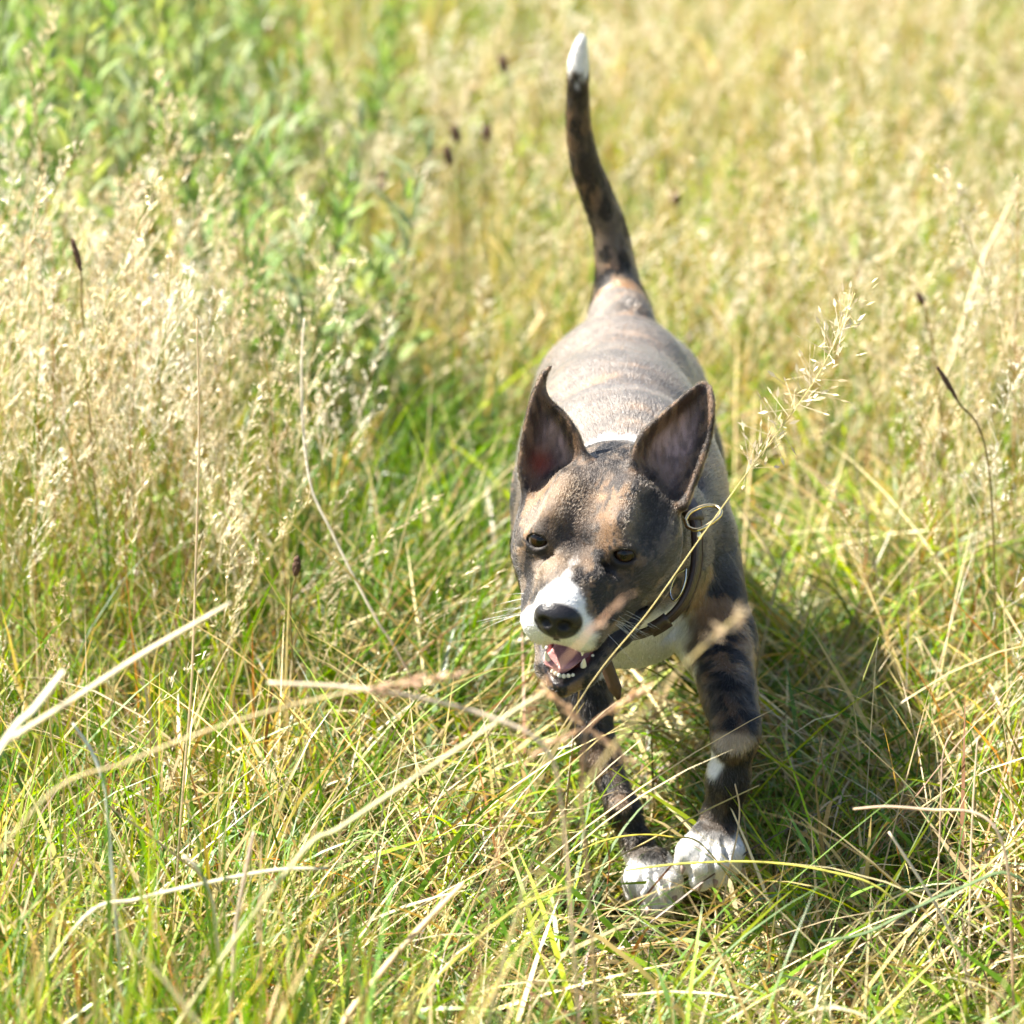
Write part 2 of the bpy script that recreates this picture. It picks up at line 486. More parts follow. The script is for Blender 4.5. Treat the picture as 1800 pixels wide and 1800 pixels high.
    # eyes: sockets, then lids closing over the ball
    for s in (-1, 1):
        A(H(s*.041, .008, .066), (.0150, .0090, .013), HB, k=.012, op='sub')
        C(H(s*.020, -.002, .068), H(s*.030, .003, .064), .003, .005, k=.009, op='sub')
        ec = H(s*EYE[0], EYE[1], EYE[2]-.0082)
        ex = HB@np.array([s*.16+.03, .30, 1.]); ex /= np.linalg.norm(ex)
        e1_ = HB@np.array([1., -.10*s, 0]); e1_ -= ex*(e1_@ex); e1_ /= np.linalg.norm(e1_); e2_ = np.cross(ex, e1_)
        fld.ell(ec, (.0150, .0150, .0150), k=.013)
        aw, bh = .0098, .0054
        Rr = (aw*aw+bh*bh)/(2*bh); oo = Rr-bh
        def slit(p):
            q = [p[i]-ec[i] for i in range(3)]
            a_ = q[0]*e1_[0]+q[1]*e1_[1]+q[2]*e1_[2]; b_ = q[0]*e2_[0]+q[1]*e2_[1]+q[2]*e2_[2]; c_ = q[0]*ex[0]+q[1]*ex[1]+q[2]*ex[2]
            return np.maximum(np.maximum(np.sqrt(a_**2+(b_-oo)**2), np.sqrt(a_**2+(b_+oo)**2))-Rr, .002-c_)
        fld.apply(ec-.02, ec+.02, slit, .0022, 'sub')
    for s in (-1, 1):
        C(H(s*.063, .030, .040), H(s*.060, .036, .005), .013, .011, k=.026, op='sub')     # temple
        C(H(s*.047, -.012, .082), H(s*.040, -.016, .112), .011, .010, k=.020, op='sub')    # below the eye
    A(H(0, .020, .074), (.016, .011, .014), HB, k=.018, op='sub')                          # stop
    # nose leather
    A(H(0, -.0185, .1270), (.0195, .0140, .0120), HB, k=.004)
    A(H(0, -.027, .1265), (.0125, .010, .0110), HB, k=.005)
    for s in (-1, 1):
        A(H(s*.0085, -.0195, .1395), (.0060, .0046, .0085), HB, k=.002, op='sub')
        C(H(s*.011, -.0215, .1365), H(s*.0185, -.026, .130), .0026, .0018, k=.003, op='sub')
    C(H(0, -.026, .139), H(0, -.042, .130), .0012, .0014, k=.003, op='sub')
    # lower jaw, open
    for s in (-1, 1):
        E([H(s*.042, -.052, .000), H(s*.032, -.074, .045), H(s*.0165, -.093, .092), H(0, -.098, .106)], [.021, .0125, .0092, .0092], k=.010)
    E([H(0, -.070, .0), H(0, -.090, .050), H(0, -.097, .090)], [.033, .018, .009], k=.014)
    # mouth hollow
    E([H(0, -.062, .030), H(0, -.073, .075), H(0, -.078, .110)], [.019, .0150, .0125], k=.006, op='sub')
    for s in (-1, 1):
        E([H(s*.050, -.054, .024), H(s*.039, -.062, .060), H(s*.028, -.071, .102)], [.003, .0065, .0105], k=.006, op='sub')
    # --- ears
    e1 = ear_pts([(1034, 838), (1028, 805), (1013, 762), (990, 728), (962, 700), (955, 672), (967, 645)],
                 [(930, 885), (916, 830), (921, 775), (931, 722), (942, 685), (954, 660), (967, 645)], 3.615, 3.655, .33)
    e2 = ear_pts([(1118, 868), (1112, 812), (1130, 764), (1166, 730), (1204, 696), (1228, 678), (1240, 674)],
                 [(1204, 890), (1217, 855), (1236, 806), (1248, 764), (1253, 715), (1249, 686), (1240, 674)], 3.60, 3.66, .36)
    for e in (e1, e2): fld.splat(*e, k=.012)
    V, Q = fld.mesh()
    return V, Q, (e1, e2), tp, legL, legR
DV, DQ, EARS, TAILP, LEGL, LEGR = build_dog()
# relax the net a little and take normals
def relax(V, Q, it, w):
    for _ in range(it):
        acc = np.zeros_like(V); cnt = np.zeros(len(V))
        for a in range(4):
            b = (a+1) % 4
            for i in range(3):
                acc[:, i] += np.bincount(Q[:, a], V[Q[:, b], i], len(V)) + np.bincount(Q[:, b], V[Q[:, a], i], len(V))
            cnt += np.bincount(Q[:, a], minlength=len(V)) + np.bincount(Q[:, b], minlength=len(V))
        V = V+(acc/np.maximum(cnt, 1)[:, None]-V)*w
    return V
DV = relax(DV, DQ, 2, .45)
def vnormals(V, Q):
    n = np.cross(V[Q[:, 2]]-V[Q[:, 0]], V[Q[:, 3]]-V[Q[:, 1]])
    N = np.zeros_like(V)
    for a in range(4):
        for i in range(3): N[:, i] += np.bincount(Q[:, a], n[:, i], len(V))
    return N/(np.linalg.norm(N, axis=1)[:, None]+1e-12)
DN = vnormals(DV, DQ)

# ---- coat colour of every point of the skin
def surf_at(px, py):
    q = proj(DV); d = np.hypot(q[:, 0]-px, q[:, 1]-py)
    near = np.nonzero(d < 7)[0]
    if len(near) == 0: near = np.argsort(d)[:20]
    return DV[near[np.argmin(DV[near]@FW)]]
def blob(p, px, py, r):
    c = surf_at(px, py)
    return np.exp(-((p-c)**2).sum(-1)/(r*r))
def seg_d(p, pts):
    best = np.full(len(p), 9.)
    for a, b in zip(pts[:-1], pts[1:]):
        ab = b-a; t = np.clip(((p-a)@ab)/(ab@ab), 0, 1)
        best = np.minimum(best, np.linalg.norm(p-a-t[:, None]*ab, axis=1))
    return best
def lerp(a, b, t): return a+(np.asarray(b)-a)*t[:, None]
def coat(p, nrm):
    n = len(p); h = toH(p)
    head = (h[:, 2] > -.075) & (np.abs(h[:, 0]) < .09) & (h[:, 1] > -.13) & (h[:, 1] < .09) & (p[:, 1] < 3.69)
    tail = (p[:, 1] > 4.26) & (p[:, 2] > .40)
    legs = (p[:, 2] < .245) & ~head
    # brindle: wavering stripes round the trunk, mottled bars on limbs and face
    wob = fbm(p*9)*.5
    st = fbm(np.stack([p[:, 0]*26, p[:, 1]*150+wob*34, p[:, 2]*26+wob*10], -1), 3)
    sl = fbm(np.stack([p[:, 0]*105, p[:, 1]*105, p[:, 2]*42], -1)+wob[:, None]*5, 3)
    sh = fbm(h*np.array([150, 92, 46])+4+wob[:, None]*4, 3)
    b = np.where(head, sh, np.where(legs | tail, sl, st))
    fine = fbm(p*np.where(head[:, None], 300., 210.), 2)
    fleck = fbm(p*np.array([520, 520, 520]), 1)
    g = sstep(.47, .53, b+.28*(fine-.5)+.08*(fleck-.5))
    dark = np.array([.010, .008, .007]); mid = np.array([.105, .078, .056]); tan = np.array([.27, .145, .062])
    c = lerp(np.tile(dark, (n, 1)), mid, g)
    warm = sstep(.46, .66, fbm(p*26+9))
    c = lerp(c, tan, g*warm*.65)
    # trunk top is greyer, the back's sheen put into the colour; limbs darker
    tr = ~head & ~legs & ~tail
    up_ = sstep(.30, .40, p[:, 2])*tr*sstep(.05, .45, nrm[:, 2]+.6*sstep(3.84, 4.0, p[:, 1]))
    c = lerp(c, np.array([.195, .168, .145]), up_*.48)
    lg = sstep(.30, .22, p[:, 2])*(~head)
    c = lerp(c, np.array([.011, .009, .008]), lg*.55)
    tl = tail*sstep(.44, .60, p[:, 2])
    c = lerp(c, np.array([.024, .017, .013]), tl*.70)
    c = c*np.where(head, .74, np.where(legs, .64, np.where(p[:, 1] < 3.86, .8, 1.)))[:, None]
    # face marks
    for (x, y, r, col, a) in [(1022, 915, .020, (.016, .013, .012), .9), (1030, 880, .018, (.02, .016, .014), .7), (1012, 955, .016, (.015, .012, .011), .85), (988, 955, .011, (.012, .010, .010), .9),
                              (1055, 868, .006, (.30, .165, .075), .6), (1052, 905, .006, (.24, .135, .065), .6), (1048, 945, .006, (.15, .10, .06), .5),
                              (1092, 980, .010, (.02, .016, .014), .6), (1055, 978, .010, (.02, .016, .014), .6), (950, 957, .010, (.02, .016, .014), .6),
                              (985, 860, .024, (.19, .115, .06), .65), (960, 985, .016, (.22, .15, .09), .6), (940, 900, .02, (.20, .15, .11), .5),
                              (1130, 925, .009, (.013, .011, .011), .8), (1168, 900, .010, (.02, .017, .016), .7), (1105, 940, .010, (.15, .105, .07), .6), (1120, 900, .014, (.12, .095, .08), .5),
                              (1100, 1030, .022, (.030, .024, .021), .7), (1150, 1010, .02, (.05, .040, .033), .6), (1185, 960, .016, (.07, .055, .045), .6),
                              (1040, 820, .018, (.045, .036, .032), .6), (1100, 835, .018, (.05, .04, .034), .6)]:
        c = lerp(c, np.array(col), blob(p, x, y, r)*a*head*(h[:, 2] > -.06))
    # white: muzzle with a thin blaze, chin line, throat and chest, toes, tail tip, nape spot
    edge = (fbm(p*95, 2)-.5)
    mz = sstep(.108, .120, h[:, 2]+.016*edge+.007*np.exp(-(h[:, 0]/.014)**2)-.35*np.maximum(h[:, 0]-.010, 0)+.30*np.maximum(-.034-h[:, 1], 0)-.60*np.maximum(-h[:, 1]-.056, 0))*head*(h[:, 1] > -.072)
    bl = .35*sstep(.0050, .001, np.abs(h[:, 0]+.001)+.008*edge)*sstep(.062, .092, h[:, 2])*(h[:, 1] > -.03)*head
    th = sstep(.055, .040, np.abs(p[:, 0]-.112)+.02*edge)*sstep(.300, .285, p[:, 2]+.02*edge)*sstep(3.86, 3.82, p[:, 1])*(h[:, 2] < .0)*(p[:, 2] > .215)*(p[:, 0] > .068)
    thr = sstep(-.058, -.072, h[:, 1]+.016*edge)*sstep(.030, .010, h[:, 2])*(h[:, 2] > -.13)*(nrm[:, 2] < .25)*(np.abs(h[:, 0]) < .075)*sstep(.255, .275, p[:, 2])*sstep(.152, .140, p[:, 0]+.01*edge)*sstep(.325, .305, p[:, 2]+.01*edge)
    pl = proj(p)
    fz = lambda z0: sstep(z0+.006, z0-.006, p[:, 2]+.012*edge)
    pawL = fz(P(1260, 1452, 3.65)[2])*(p[:, 0] > .14)*(p[:, 1] < 3.72)
    pawR = fz(P(1130, 1500, 3.69)[2])*(p[:, 0] <= .148)*(p[:, 1] < 3.80)
    pawH = fz(.045)*(p[:, 1] > 4.3)
    inner = sstep(.017, .010, np.linalg.norm(p-P(1254, 1338, 3.64), axis=1)+.006*edge)
    cuff = sstep(.020, .010, np.linalg.norm((p-P(1285, 1305, 3.625))/np.array([1.35, 1, .62]), axis=1)+.004*edge)
    tt = tail*sstep(P(1016, 132, 4.29)[2]-.005, P(1016, 122, 4.29)[2]+.008, p[:, 2]+.05*edge)
    nape = sstep(.034, .022, np.linalg.norm((p-np.array([.098, 3.735, .432]))/np.array([1.2, 1, 1]), axis=1)+.014*edge)
    white = np.clip(mz+bl+th+thr+pawL+pawR+pawH+inner+tt+nape, 0, 1)
    c = lerp(c, np.array([.36, .27, .18]), cuff*.8)
    c = lerp(c, np.array([.68, .665, .645]), white)
    # ears: darker, inside bare and rosy
    ear = np.zeros(n); inn = np.zeros(n)
    for k, (pts, rad) in enumerate(EARS):
        ctr = pts.mean(0); m = np.linalg.norm(p-ctr, axis=1) < .085
        idx = np.nonzero(m)[0]
        if len(idx) == 0: continue
        sub = pts[::7]
        d = np.concatenate([np.min(np.linalg.norm(p[idx[i:i+3000], None]-sub[None], axis=2), axis=1) for i in range(0, len(idx), 3000)])
        e = sstep(.012, .006, d)
        ear[idx] = np.maximum(ear[idx], e)
        front = sstep(.15, .5, -(nrm[idx]@FW))
        # away from the rim
        edgeP = np.concatenate([pts[:128], pts[-128:]])[::2]
        de = np.concatenate([np.min(np.linalg.norm(p[idx[i:i+3000], None]-edgeP[None], axis=2), axis=1) for i in range(0, len(idx), 3000)])
        inn[idx] = np.maximum(inn[idx], e*front*sstep(.007, .018, de))
    ear *= 1-sstep(-.02, .01, h[:, 2])
    c = lerp(c, lerp(np.tile(np.array([.030, .023, .019]), (n, 1)), np.array([.15, .095, .06]), sstep(.42, .62, fbm(p*np.array([170, 170, 70])+3, 2))), ear*.85)
    rosy = np.array([.44, .30, .28]); red = np.array([.22, .035, .02])
    str_ = fbm(p*np.array([260, 260, 60]), 2)
    mid_ = np.clip(blob(p, 985, 765, .022)+blob(p, 1192, 772, .030), 0, 1)
    c = lerp(c, rosy, np.clip(inn*mid_*(.45+.6*sstep(.35, .65, str_)), 0, 1)); inn = inn*mid_
    c = lerp(c, red, np.clip(blob(p, 955, 815, .010)*1.1, 0, 1)*ear*.8)
    # nose, lips, mouth
    nose = sstep(1.12, 1.0, np.linalg.norm((h-np.array([0, -.0205, .1275]))/np.array([.0205, .0165, .0135]), axis=1))
    nose = np.maximum(nose, (h[:, 2] > .125)*(np.abs(h[:, 0]) < .003)*(h[:, 1] > -.042)*(h[:, 1] < -.01)*1.)
    mo = seg_d(h, [np.array(q) for q in [(0, -.062, .030), (0, -.073, .075), (0, -.078, .110)]])
    inm = sstep(.021, .018, mo)*(h[:, 2] > -.02)*(h[:, 1] < -.05)
    lip = np.zeros(n)
    for s in (-1, 1):
        dl = seg_d(h, [np.array(q) for q in [(s*.050, -.054, .024), (s*.039, -.062, .060), (s*.028, -.071, .102)]])
        lip = np.maximum(lip, sstep(.0135, .0105, dl)*(h[:, 2] < .085))
        dj = seg_d(h, [np.array(q) for q in [(s*.032, -.070, .045), (s*.0165, -.088, .095), (0, -.091, .112)]])
        lip = np.maximum(lip, sstep(.0075, .0055, dj))
    c = lerp(c, np.array([.018, .014, .014]), lip*(1-nose))
    c = lerp(c, np.array([.30, .085, .08]), inm*sstep(.098, .09, h[:, 2]))
    c = lerp(c, np.array([.014, .013, .015]), nose)
    bare = np.clip(nose+inm+lip*.9+inn*.75, 0, 1)
    # eyelid rims
    for s in (-1, 1):
        de = np.linalg.norm(h-np.array([s*EYE[0], EYE[1], EYE[2]]), axis=1)
        rim = sstep(.0124, .0106, de)
        c = lerp(c, np.array([.012, .010, .010]), rim*.9); bare = np.maximum(bare, rim)
    hole = np.zeros(n)
    for s in (-1, 1): hole = np.maximum(hole, sstep(1.15, .95, np.linalg.norm((h-np.array([s*.0085, -.0195, .1375]))/np.array([.0062, .0050, .0100]), axis=1)))
    c = lerp(c, np.array([.004, .003, .003]), hole)
    return c, bare, np.clip(nose*(1-hole)*.75+inm*.8+lip*.4, 0, 1), ear
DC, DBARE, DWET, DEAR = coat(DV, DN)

dog = tag(empty('running_dog', (.10, 3.85, 0)), 'brindle dog with white muzzle, chest and paws running towards you with tail raised', 'dog')
def skin_mat():
    m, t, b = new_mat('dog_skin')
    at = t.nodes.new('ShaderNodeAttribute'); at.attribute_name = 'col'
    wt = t.nodes.new('ShaderNodeAttribute'); wt.attribute_name = 'wet'
    t.links.new(at.outputs['Color'], b.inputs['Base Color'])
    mr = t.nodes.new('ShaderNodeMapRange'); mr.inputs['To Min'].default_value = .6; mr.inputs['To Max'].default_value = .28
    t.links.new(wt.outputs['Fac'], mr.inputs['Value']); t.links.new(mr.outputs['Result'], b.inputs['Roughness'])
    tc = t.nodes.new('ShaderNodeTexCoord'); v = t.nodes.new('ShaderNodeTexVoronoi'); v.inputs['Scale'].default_value = 700
    t.links.new(tc.outputs['Object'], v.inputs['Vector'])
    bp = t.nodes.new('ShaderNodeBump'); bp.inputs['Strength'].default_value = .35; bp.inputs['Distance'].default_value = .0008
    t.links.new(v.outputs['Distance'], bp.inputs['Height']); t.links.new(bp.outputs['Normal'], b.inputs['Normal'])
    b.inputs['Specular IOR Level'].default_value = .35
    th = t.nodes.new('ShaderNodeAttribute'); th.attribute_name = 'thin'          # ear leather lets light through
    tl = t.nodes.new('ShaderNodeBsdfTranslucent'); tl.inputs['Color'].default_value = (.55, .24, .16, 1)
    mu = t.nodes.new('ShaderNodeMath'); mu.operation = 'MULTIPLY'; mu.inputs[1].default_value = .10
    mx = t.nodes.new('ShaderNodeMixShader')
    t.links.new(th.outputs['Fac'], mu.inputs[0]); t.links.new(mu.outputs[0], mx.inputs[0])
    t.links.new(b.outputs[0], mx.inputs[1]); t.links.new(tl.outputs[0], mx.inputs[2]); t.links.new(mx.outputs[0], t.nodes['Material Output'].inputs['Surface'])
    return m
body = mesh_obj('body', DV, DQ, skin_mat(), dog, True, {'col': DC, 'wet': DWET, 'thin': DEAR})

# ---- short coat
def hair_mat():
    m, t, b = new_mat('dog_hair')
    t.nodes.remove(b)
    hb = t.nodes.new('ShaderNodeBsdfHairPrincipled')
    hb.model = 'CHIANG'
    hb.parametrization = 'COLOR'
    at = t.nodes.new('ShaderNodeAttribute'); at.attribute_name = 'col'
    t.links.new(at.outputs['Color'], hb.inputs['Color'])
    hb.inputs['Roughness'].default_value = .31
    hb.inputs['Radial Roughness'].default_value = .55
    hb.inputs['Coat'].default_value = .14
    t.links.new(hb.outputs[0], t.nodes['Material Output'].inputs['Surface'])
    return m
M_HAIR = hair_mat()
def curves_obj(name, pts, rad, col, mat, parent):
    """pts (n,k,3) world; rad (n,k)"""
    n, k = pts.shape[:2]
    hc = bpy.data.hair_curves.new(name)
    hc.add_curves([k]*n)
    q = (pts-np.array(parent.location)).astype(np.float32)
    hc.position_data.foreach_set('vector', q.ravel())
    a = hc.attributes.get('radius') or hc.attributes.new('radius', 'FLOAT', 'POINT')
    a.data.foreach_set('value', rad.astype(np.float32).ravel())
    a = hc.attributes.new('col', 'FLOAT_COLOR', 'CURVE')
    a.data.foreach_set('color', np.c_[col, np.ones(n)].astype(np.float32).ravel())
    hc.materials.append(mat)
    o = bpy.data.objects.new(name, hc); COL.objects.link(o); o.parent = parent
    return o
def build_coat(N):
    tri = np.concatenate([DQ[:, [0, 1, 2]], DQ[:, [0, 2, 3]]])
    ar = np.linalg.norm(np.cross(DV[tri[:, 1]]-DV[tri[:, 0]], DV[tri[:, 2]]-DV[tri[:, 0]]), axis=1)
    ctr = DV[tri].mean(1)
    bare = DBARE[tri].mean(1)
    wgt = ar*(1-bare)*np.where(ctr[:, 1] < 3.9, 2.2, 1.)*np.where(ctr[:, 2] < .2, .8, 1)
    idx = rng.choice(len(tri), N, p=wgt/wgt.sum())
    u, v = rng.random(N), rng.random(N); f = u+v > 1; u[f] = 1-u[f]; v[f] = 1-v[f]
    T = tri[idx]
    p = DV[T[:, 0]]+(DV[T[:, 1]]-DV[T[:, 0]])*u[:, None]+(DV[T[:, 2]]-DV[T[:, 0]])*v[:, None]
    nr = DN[T].mean(1); nr /= np.linalg.norm(nr, axis=1)[:, None]+1e-9
    col = coat(p, nr)[0]
    h = toH(p)
    head = (h[:, 2] > -.08) & (h[:, 1] > -.13) & (p[:, 1] < 3.70)
    tail = (p[:, 1] > 4.26) & (p[:, 2] > .40)
    legs = (p[:, 2] < .25) & ~head
    d = np.tile(np.array([0, 1., -.25]), (N, 1))
    d[head] = -HB[:, 2]+.25*HB[:, 1]*np.sign(h[head, 1:2]-.0)*.6
    d[legs] = (0, .25, -1); d[tail] = (-.15, 0, 1)
    chest = ~head & ~legs & (p[:, 1] < 3.84) & (p[:, 2] < .34)
    d[chest] = (0, .3, -1)
    d = d+(np.stack([fbm(p*30+k*31, 2) for k in range(3)], -1)-.5)*.35
    d -= nr*(d*nr).sum(1)[:, None]; d /= np.linalg.norm(d, axis=1)[:, None]+1e-9
    L = np.where(head, .0033, np.where(legs, .0058, .0070))*rng.uniform(.65, 1.25, N)
    L = np.where(tail, .0065, L)
    L = np.where(head & (h[:, 2] > .06), .0030, L)
    paws = ((p[:, 2] < .075) & (p[:, 1] < 3.8)) | ((p[:, 2] < .135) & (p[:, 0] > .14) & (p[:, 1] < 3.72))
    L = np.where(paws, .0030, L)
    em = DEAR[T].mean(1) > .5
    lift = np.where(em, rng.uniform(.06, .4, N), rng.uniform(.08, .24, N)); L = np.where(em, .0034, L)
    d[em] = UP-.2*FW; d[em] -= nr[em]*(d[em]*nr[em]).sum(1)[:, None]
    d2 = d+rng.normal(0, .12, (N, 3))
    a = p-nr*.0006; bq = p+(nr*lift[:, None]*.55+d2*.5)*L[:, None]; cq = p+(nr*lift[:, None]*.75+d2)*L[:, None]
    pts = np.stack([a, bq, cq], 1)
    r0 = np.where(tail, .00018, .00012)*rng.uniform(.8, 1.2, N)
    rad = np.stack([r0, r0*.85, r0*.15], 1)
    col = np.clip(col*np.exp(rng.normal(0, 1, N)*np.where(head, .20, .26))[:, None], .006, .84)
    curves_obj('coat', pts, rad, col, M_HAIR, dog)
build_coat(480000)
def build_whiskers():
    pts, rad = [], []
    for s in (-1, 1):
        for i in range(13):
            b = np.array([s*rng.uniform(.027, .036), rng.uniform(-.042, -.026), rng.uniform(.07, .104)])
            L = rng.uniform(.025, .048)
            d = np.array([s*1., rng.uniform(-.5, .15), rng.uniform(-.1, .5)]); d /= np.linalg.norm(d)
            q = [HC+HB@(b+d*L*t+np.array([0, -.010*t*t, -.008*t*t])) for t in (0, .35, .7, 1)]
            pts.append(q); rad.append([.0002, .00017, .00012, .00005])
    curves_obj('whiskers', np.array(pts), np.array(rad), np.full((len(pts), 3), .7), M_HAIR, dog)
build_whiskers()

# ---- eyes, tongue, teeth, claws
def eye_mat():
    m, t, b = new_mat('dog_eye')
    tc = t.nodes.new('ShaderNodeTexCoord')
    sp = t.nodes.new('ShaderNodeSeparateXYZ'); t.links.new(tc.outputs['Object'], sp.inputs[0])
    ln = t.nodes.new('ShaderNodeVectorMath'); ln.operation = 'LENGTH'
    cb = t.nodes.new('ShaderNodeCombineXYZ'); t.links.new(sp.outputs['X'], cb.inputs['X']); t.links.new(sp.outputs['Y'], cb.inputs['Y'])
    t.links.new(cb.outputs[0], ln.inputs[0])
    mr = t.nodes.new('ShaderNodeMapRange'); mr.inputs['From Max'].default_value = .0115; t.links.new(ln.outputs['Value'], mr.inputs['Value'])
    cr = t.nodes.new('ShaderNodeValToRGB')
    e = cr.color_ramp.elements
    e[0].position = 0; e[0].color = (.003, .002, .002, 1); e[1].position = 1; e[1].color = (.30, .26, .22, 1)
    for pos, c in ((.26, (.003, .002, .002, 1)), (.30, (.028, .013, .005, 1)), (.62, (.018, .008, .004, 1)), (.68, (.010, .007, .005, 1)), (.80, (.05, .04, .033, 1))):
        q = e.new(pos); q.color = c
    t.links.new(mr.outputs['Result'], cr.inputs['Fac']); t.links.new(cr.outputs['Color'], b.inputs['Base Color'])
    b.inputs['Roughness'].default_value = .05; b.inputs['Coat Weight'].default_value = .0; b.inputs['Specular IOR Level'].default_value = .32; b.inputs['Coat Roughness'].default_value = .02
    return m
M_EYE = eye_mat()
for s in (-1, 1):
    V, Q = ell(np.zeros(3), (.0124, .0124, .0124), nu=28, nv=18)
    me = mesh_obj('eye', V, Q, M_EYE)
    look = HB@np.array([s*.05+.14, .36, 1.]); look /= np.linalg.norm(look)
    c = H(s*EYE[0], EYE[1], EYE[2]-.0082)
    me.parent = dog
    me.location = tuple(c-np.array(dog.location))
    me.rotation_euler = Vector(look).to_track_quat('Z', 'Y').to_euler()
M_TONGUE = simple('tongue_flesh', (.52, .25, .235), .22, bump=.6, scale=900, var=.12)
def build_tongue():
    n, m = 22, 13
    s = np.linspace(0, 1, n); t = np.linspace(-1, 1, m)
    mid = spline([(0, -.072, .012), (.002, -.077, .045), (.001, -.083, .080), (-.004, -.084, .096), (-.006, -.089, .103)], n)
    w = np.interp(s, [0, .4, .8, .95, 1], [.018, .017, .0150, .011, .003])
    top = np.zeros((n, m, 3))
    for i in range(n):
        for j in range(m):
            top[i, j] = mid[i]+np.array([t[j]*w[i], .0035*(t[j]**2)*1.2-.0012*math.exp(-(t[j]/.2)**2), 0])
    bot = top.copy(); bot[:, :, 1] -= .006*(1-t**2)[None, :]*np.minimum(1, (1-s)*6+.2)[:, None]+.0008
    V = np.concatenate([top.reshape(-1, 3), bot.reshape(-1, 3)])
    i, j = np.meshgrid(np.arange(n-1), np.arange(m-1), indexing='ij')
    q = np.stack([i*m+j, (i+1)*m+j, (i+1)*m+j+1, i*m+j+1], -1).reshape(-1, 4)
    o = n*m
    sides = []
    for i in range(n-1):
        sides += [[i*m, o+i*m, o+(i+1)*m, (i+1)*m], [i*m+m-1, (i+1)*m+m-1, o+(i+1)*m+m-1, o+i*m+m-1]]
    for j in range(m-1): sides.append([(n-1)*m+j, o+(n-1)*m+j, o+(n-1)*m+j+1, (n-1)*m+j+1])
    mesh_obj('tongue', HC+V@HB.T, np.concatenate([q, q[:, ::-1]+o, np.array(sides)]), M_TONGUE, dog)
build_tongue()
M_TOOTH = simple('tooth_enamel', (.78, .72, .58), .25, var=.06, scale=500)
def tooth(b, tip, r):
    b, tip = np.array(b), np.array(tip)
    q = np.array([b, b+(tip-b)*.35, b+(tip-b)*.7, b+(tip-b)*.92, tip])
    V, F = tube(q, [r, r*.95, r*.62, r*.3, r*.08], 8)
    mesh_obj('tooth', HC+V@HB.T, F, M_TOOTH, dog)
for s in (-1, 1):
    tooth((s*.0155, -.086, .095), (s*.0172, -.073, .099), .0029)           # lower canines
    tooth((s*.0175, -.052, .104), (s*.0172, -.066, .107), .0027)           # upper canines
    for k in range(3): tooth((s*(.0019+.0036*k), -.0900, .1068-.0016*k), (s*(.0019+.0037*k), -.0862, .1082-.0016*k), .0022)
    for k in range(3): tooth((s*(.0205+.0032*k), -.082+.0040*k, .083-.012*k), (s*(.0205+.0032*k), -.0775+.0040*k, .083-.012*k), .0026)
M_CLAW = simple('claw_horn', (.34, .25, .21), .35, var=.2, scale=400)
def claw(a, b):
    a, b = np.array(a), np.array(b); m = (a+b)/2+np.array([0, -.002, .002])
    V, F = tube(spline([a, m, b], 6), [.0032, .0031, .0028, .0022, .0015, .0006], 8)
    mesh_obj('claw', V, F, M_CLAW, dog)
for (x, y, Y) in ((1202, 1521, 3.619), (1231, 1552, 3.611), (1259, 1545, 3.615), (1285, 1526, 3.627)):
    claw(P(x, y-2, Y), P(x-3, y+16, Y-.004))
for (x, y, Y) in ((1115, 1576, 3.660), (1139, 1597, 3.650), (1166, 1597, 3.650), (1185, 1576, 3.660)):
    claw(P(x, y-2, Y), P(x, y+14, Y-.006))
for s in (-1, 1):
    for d in (-.018, -.006, .006, .018):
        yy = 4.392-.006*(abs(d) < .01)
        claw((.109+s*.055+d, yy, .014), (.109+s*.055+d, yy-.012, .006))

